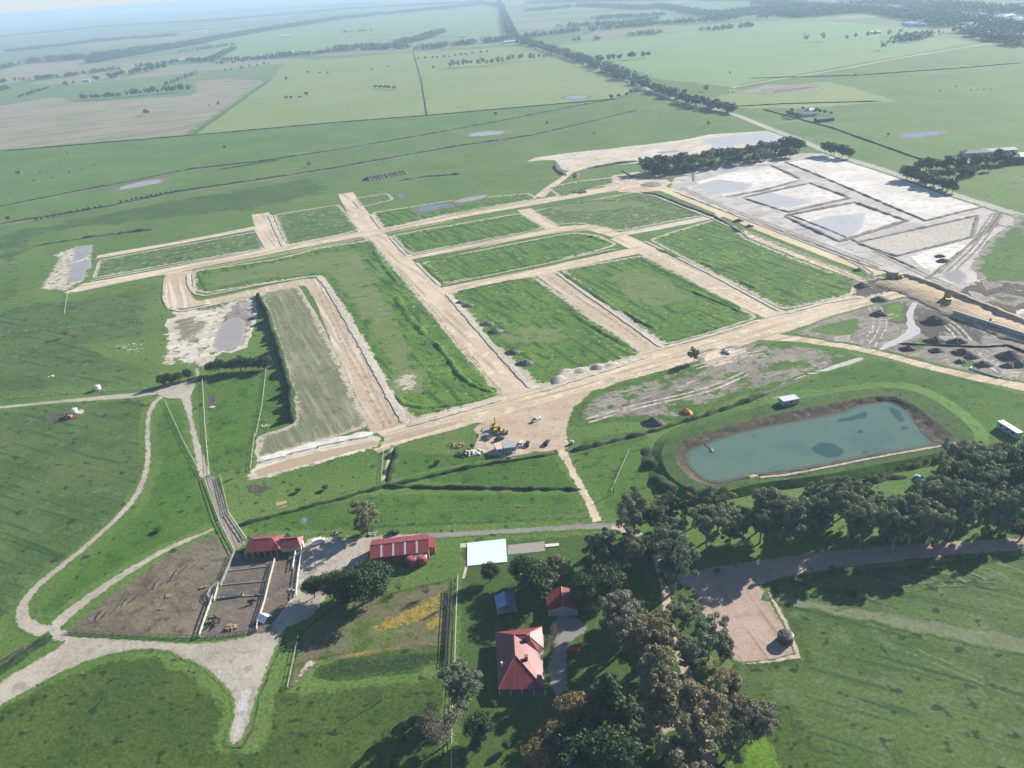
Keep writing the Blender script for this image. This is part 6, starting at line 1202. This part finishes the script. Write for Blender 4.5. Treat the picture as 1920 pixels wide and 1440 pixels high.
e = place('feed_trough', (434, 1119), heading((420, 1121), (448, 1117)), 'long pale feed trough across the middle concrete yard', 'trough'); MB().poly([(-4, -.5, .7), (4, -.5, .7), (4, .5, .7), (-4, .5, .7), (-4, -.3, 0), (4, -.3, 0), (4, .3, 0), (-4, .3, 0), (-3.8, -.35, .3), (3.8, -.35, .3), (3.8, .35, .3), (-3.8, .35, .3)], [(0, 1, 5, 4), (1, 2, 6, 5), (2, 3, 7, 6), (3, 0, 4, 7), (8, 9, 10, 11)]).build('bin', CONC, e); MB().box((-2.5, 0, .3), (.2, .6, .6)).box((2.5, 0, .3), (.2, .6, .6)).build('foot', CONC, e)
# tarp heap and soil heaps
heap('covered_heap', (1286, 773), 2.4, 1.6, ORG, 3.4, .6, 3, 'heap under an orange cover beside the drain above the dam', 'heap')
heap('gravel_heap', (1226, 793), 3.6, 2.2, gmat('darkspoil'), 5.5, 1.2, 4, 'dark heap left of the orange covered heap', 'soil heap')
for i, (px, r, lab) in enumerate([((1648, 590), 6, 'pointed dark heap on the yellowish grass beside the stream'), ((1755, 603), 9, 'broad dark mound below the raised dump truck'), ((1648, 563), 6, 'dark heap touching the wide dirt road above the stream'), ((1752, 640), 6, 'dark heap on the green patch right of the stream'), ((1793, 642), 6, 'dark heap below the culvert wall on pale mud'), ((1803, 662), 6, 'dark heap just below the black drain line, second from left'), ((1755, 658), 4.5, 'small dark heap below the black drain line, leftmost'), ((1822, 670), 4.5, 'small round heap right of the heap under the drain line'), ((1843, 684), 5.5, 'round dark heap beside the white pipe frame'), ((1800, 679), 3.5, 'small grey green heap on the grass by the pipe frame'), ((1893, 669), 8, 'largest dark heap at the right edge below the culvert wall'), ((1890, 687), 4.5, 'small heap below the largest heap at the right edge'), ((1912, 684), 6, 'dark heap cut by the right edge'), ((1702, 655), 5, 'long dark heap between the stream and the dirt track'), ((1768, 490), 5, 'dark heap on the wet ground beside the curved wheel track'), ((1762, 481), 4, 'smaller dark heap behind the one by the curved wheel track'), ((1616, 537), 6, 'dark spoil heap at the corner of the largest right lot'), ((1384, 415), 5, 'dark heap at the lower side of the yellow clay road'), ((1405, 425), 4, 'second dark heap beside the yellow clay road'), ((1608, 507), 3.5, 'small dark heap between the clay road and the right lot'),
     ((864, 568), 4, 'northernmost grey heap on the left edge of the central lot'), ((877, 574), 4.5, 'second grey heap from the top on the central lot edge'), ((913, 608), 5, 'third grey heap on the central lot edge'), ((930, 622), 5, 'fourth grey heap on the central lot edge'), ((962, 662), 5, 'fifth grey heap on the central lot edge'), ((985, 682), 5.5, 'lowest grey heap on the left edge of the central lot')]):
    heap('soil_heap', px, r*.9, r*.36, gmat('darkspoil' if i < 20 else 'bundsoil'), r*.6, 0, i, lab, 'soil heap', 'dumped soil heaps' if i < 20 else 'grey heaps on the central lot')
ridge('soil_bank', [(1035, 722), (1060, 700), (1100, 692), (1160, 680)], 7, 1.4, gmat('spoil'), top=.3, jit=1., hvar=.6)
ridge('drain_pipe_line', [(1680, 645), (1760, 648), (1840, 651), (1890, 648), (1940, 668)], 1.4, .7, pmat('black_soil', (.025, .023, .02), .9), jit=.2)
for i in range(11):
    p0 = G2((690+i*6.6, 337-i*1.2)); heap('spoil_pile', None, 4.5, 2.6, gmat('darkspoil'), 8, .5, i, ('leftmost' if i == 0 else 'rightmost' if i == 10 else ORDN[i]+' from left')+' pile in the close row of grey spoil piles in the meadow', 'soil heap', 'row of spoil piles', world=p0)
e = place('pipe_frame', (1845, 702), heading((1828, 696), (1860, 706)), 'white bent pipe frame lying on grass beside the dirt track', 'pipe'); MB().cyl((-7, 1, .4), (6, 1, .4), .3, k=8).cyl((-7, 1, .4), (-7.4, 3.4, .4), .3, k=8).cyl((6, 1, .4), (6.6, 3, .4), .3, k=8).build('pipe', pmat('pale_pipe', (.6, .68, .66), .5), e); MB().box((-4, 1, .1), (.3, 1.2, .2)).box((3, 1, .1), (.3, 1.2, .2)).build('bearer', TIMB, e)
for px, lab in (((1368, 172), 'left white pipe by the farm track start'), ((1376, 172), 'right white pipe by the farm track start')): 
    o = MB().cyl((-1, -8, .5), (1, 8, .5), .7, k=8).cyl((1, 8, .5), (4, 9.5, .5), .7, k=8).build('culvert_pipe', WHITE); q = G(*px); o.location = q; tag(o, lab, 'pipe', 'white pipes by the farm track')
# rubble, stumps, straw, cattle ---------------------------------------
def debris(name, px, n, r, mats, label, cat, seed=0, s=1.):
    rr = random.Random(seed); m = MB()
    for i in range(n): a, q = rr.uniform(0, 6.28), r*rr.random()**.6; m.box((cos(a)*q*1.5, sin(a)*q, rr.uniform(.1, .5)*s), (rr.uniform(.3, 1.6)*s, rr.uniform(.2, .7)*s, rr.uniform(.15, .7)*s), rr.uniform(0, 3), rr.uniform(.6, 1))
    o = m.build(name, mats); p = G(*px); o.location = (p[0], p[1], .08); return tag(o, label, cat)
debris('rubble_pile', (856, 835), 40, 2.6, HAY, 'tan pile of broken timber left of the dirt yard', 'rubble', 1); debris('rubble_pile', (868, 853), 40, 2.2, DKM, 'dark pile of scrap left of the site hut', 'scrap', 2); debris('rubble_pile', (888, 849), 44, 2.6, WHITE, 'white and grey pile of scrap nearest the site hut', 'scrap', 3)
debris('fallen_tree', (1085, 361), 30, 5, TIMB, 'tangle of dead branches beside the round estate road end', 'dead tree', 4, 2.2); debris('straw_bale', (434, 1178), 30, 1.2, HAY, 'loose straw ring in the bottom corner of the lowest yard', 'straw', 5)
debris('straw_bale', (316, 1118), 16, .7, HAY, 'straw heap on the mud left of the curved gate', 'straw', 6, .7); debris('straw_bale', (382, 1102), 12, .8, HAY, 'small straw heap close to the curved gate', 'straw', 7, .7); debris('straw_bale', (303, 1142), 12, .7, HAY, 'flattened straw patch low on the muddy yard', 'straw', 8, .6)
debris('farm_scrap', (632, 1000), 20, 1.4, TIMB, 'scrap heap on the verge right of the white van', 'scrap', 9); debris('farm_scrap', (700, 1003), 16, 1.6, STEEL, 'grey trailer parts under the lone gum', 'scrap', 10); debris('farm_scrap', (480, 780), 10, 1.2, TIMB, 'small dark trough with stones in the green paddock', 'trough', 11, .7)
debris('farm_scrap', (96, 706), 26, 1.3, WHITE, 'white rimmed trough in the left paddock above the track', 'trough', 13, .5); debris('farm_scrap', (397, 764), 24, 1., WHITE, 'pale trough on the bare patch by the fence', 'trough', 14, .5); debris('farm_scrap', (498, 798), 22, 1.6, WHITE, 'scatter of white rocks at the corner of the striped lot', 'rocks', 15, .5); debris('farm_scrap', (545, 1108), 12, 1.2, RAIL, 'stack of rails in the lower right concrete yard', 'rails', 16, .8)
def cow_mesh():
    J = [((0, 0, 1.1), .30), ((.55, 0, 1.12), .33), ((-.55, 0, 1.12), .34), ((-1.0, 0, 1.12), .2), ((.95, 0, 1.25), .2), ((1.3, 0, 1.45), .14), ((1.6, 0, 1.32), .13), ((1.82, 0, 1.15), .08)]; E_ = [(0, 1), (0, 2), (2, 3), (1, 4), (4, 5), (5, 6), (6, 7)]
    for x, root in ((.62, 1), (-.85, 3)):
        for s in (-1, 1):
            i = len(J); J += [((x, s*.22, .85), .13), ((x-.04*(x < 0), s*.23, .42), .07), ((x, s*.23, .03), .06)]; E_ += [(root, i), (i, i+1), (i+1, i+2)]
    i = len(J); J += [((-1.15, 0, .8), .03), ((-1.17, 0, .45), .04)]; E_ += [(3, i), (i, i+1)]
    me = bpy.data.meshes.new('cow'); me.from_pydata([j[0] for j in J], E_, []); me.materials.append(pmat('black_hide', (.035, .022, .018), .8, 0, .5, 1.2)); o = link('cow', me)
    sk = o.modifiers.new('skin', 'SKIN')
    for i, (p, r) in enumerate(J): me.skin_vertices[0].data[i].radius = (r, r)
    me.skin_vertices[0].data[0].use_root = True; o.modifiers.new('sub', 'SUBSURF').levels = 1; o.modifiers['sub'].render_levels = 1; return o
cow0 = cow_mesh(); first = True
COWS = [((397, 1165), 'cow in the lowest yard, upper left of the group by the straw'), ((407, 1163), 'cow in the lowest yard beside the upper left one'), ((413, 1168), 'small cow at the right of the group by the straw'), ((399, 1172), 'cow in the lowest yard closest to the straw ring'), ((475, 1131), 'cow standing alone at the right side of the lowest yard'), ((483, 1122), 'cow against the middle rail of the yards')]+[((x, y), 'dark cow grazing in the left paddock above the drains, one of the scattered herd') for x, y in [(65, 338), (75, 324), (98, 335), (131, 325), (144, 315), (154, 319), (178, 311), (62, 341)]]+[((x, y), 'dark cow far off in the pasture beyond the small farmhouse') for x, y in [(1793, 164), (1820, 170), (1833, 169), (1845, 170), (1762, 172), (1857, 169)]]
for i, (px, lab) in enumerate(COWS):
    o = cow0 if i == 0 else cow0.copy()
    if i: COL.objects.link(o)
    p = G(*px); o.location = (p[0], p[1], .12); o.rotation_euler = (0, 0, (i*2.4) % 6.28); far = np.hypot(*p[:2]) > 600; o.scale = (1.25,)*3 if far else (1.05,)*3
    tag(o, lab, 'cow', 'cattle in the lowest yard' if i < 6 else 'scattered herd in the left paddock' if i < 14 else 'far off cattle on the right')
# distant homesteads ----------------------------------------------------
def house(px, L, D, rz, roofm, label, h=3., zr=5., name='farm_house', cat='house', gable=False, wallm=None, group=None):
    e = place(name, px, rz, label, cat, group); r = MB().hip(-L/2-.4, -D/2-.4, L/2+.4, D/2+.4, h, zr, D*.45, .15, gable).build('roof', roofm, e)
    (MB().gablewall(-L/2, -D/2, L/2, D/2, h-.1, zr-.2) if gable else MB().box((0, 0, h/2), (L, D, h))).build('wall', wallm or CREAM, e)
    for i in range(3): MB().box((-L/3+i*L/3, -D/2-.03, h*.5), (1.4, .06, 1.2)).build('window', GLASS, e)
    return e
GR, TIN = pmat('grey_tile', (.13, .14, .16), .6), pmat('tin_roof', (.50, .53, .57), .35, .2)
house((1513, 217), 20, 13, .1, GR, 'small far farmhouse with dark roof beyond the main road'); house((1545, 227), 22, 8, .1, GR, 'long dark shed beside the small far farmhouse', 3.4, 4.8, 'farm_shed', 'shed', True, DKM); house((1519, 210), 14, 9, .6, TIN, 'pale roofed wing behind the small far farmhouse')
house((1813, 310), 12, 8, .05, TIN, 'small tin roofed shed among the trees at the right', 3., 4.2, 'farm_shed', 'shed', True); house((1830, 290), 26, 12, -.1, GR, 'grey roofed homestead behind the trees at the right'); house((1870, 287), 30, 12, -.05, TIN, 'long pale roofed shed behind the right hand homestead', 3.5, 5, 'farm_shed', 'shed', True); house((1920, 302), 26, 16, -.1, WHITE, 'large white roofed barn at the right edge', 6, 8, 'barn', 'barn', True, DKM)
for px, L, lab in [((162, 153), 18, 'white roofed building left of the grove on the brown fields'), ((295, 96), 22, 'white building in the far left woodland edge'), ((345, 114), 28, 'long pale shed in the farm below the slanting trees'), ((495, 106), 24, 'pale shed in the distant row of farms'), ((545, 100), 22, 'white shed at the right of the distant row of farms'), ((640, 92), 40, 'long white roofed shed left of the upper grove'), ((800, 68), 24, 'pale house in the upper grove'), ((955, 80), 36, 'white roofed building where the main road meets the hedge'), ((868, 70), 20, 'small pale house in the far field'), ((375, 60), 90, 'long white greenhouse in the far woodland'), ((200, 23), 140, 'very distant white warehouse near the horizon'), ((535, 69), 60, 'thin white strip shed in the far green field'), ((1200, 30), 30, 'pale house among far trees right of the road'), ((1640, 63), 26, 'far shed near the highway'), ((1820, 52), 60, 'distant white factory by the highway'), ((1895, 60), 50, 'distant pale factory at the right edge'), ((1873, 33), 80, 'hazy white warehouse at the top right'), ((1480, 20), 60, 'hazy pale building above the far woodland')]:
    house(px, L, L*.4, .1, WHITE, lab, 4, 6, 'farm_shed', 'shed', True, TIN)
rr = random.Random(4)
def suburb():
    m = MB()
    for i in range(420):
        x = rr.uniform(1560, 1919); y = rr.uniform(6, 50) if x > 1700 else rr.uniform(3, 22)
        p = G(x, y+0*x); m.box((p[0], p[1], 3), (rr.uniform(12, 40), rr.uniform(10, 22), rr.uniform(5, 9)), rr.uniform(0, 1.5), .8)
    for i in range(160):
        x = rr.uniform(0, 900); p = G(x, 30-x*.0735+rr.uniform(5, 22)); m.box((p[0], p[1], 4), (rr.uniform(20, 70), rr.uniform(15, 30), 8), rr.uniform(0, 1.5), .8)
    tag(m.build('distant_suburb', TIN), 'distant suburb of pale roofs fading in the haze', 'suburb', kind='stuff')
suburb()
for o in list(bpy.data.objects):
    if o.get('label') and len(o['label'].split()) > 16: o['label'] = short(o['label'])
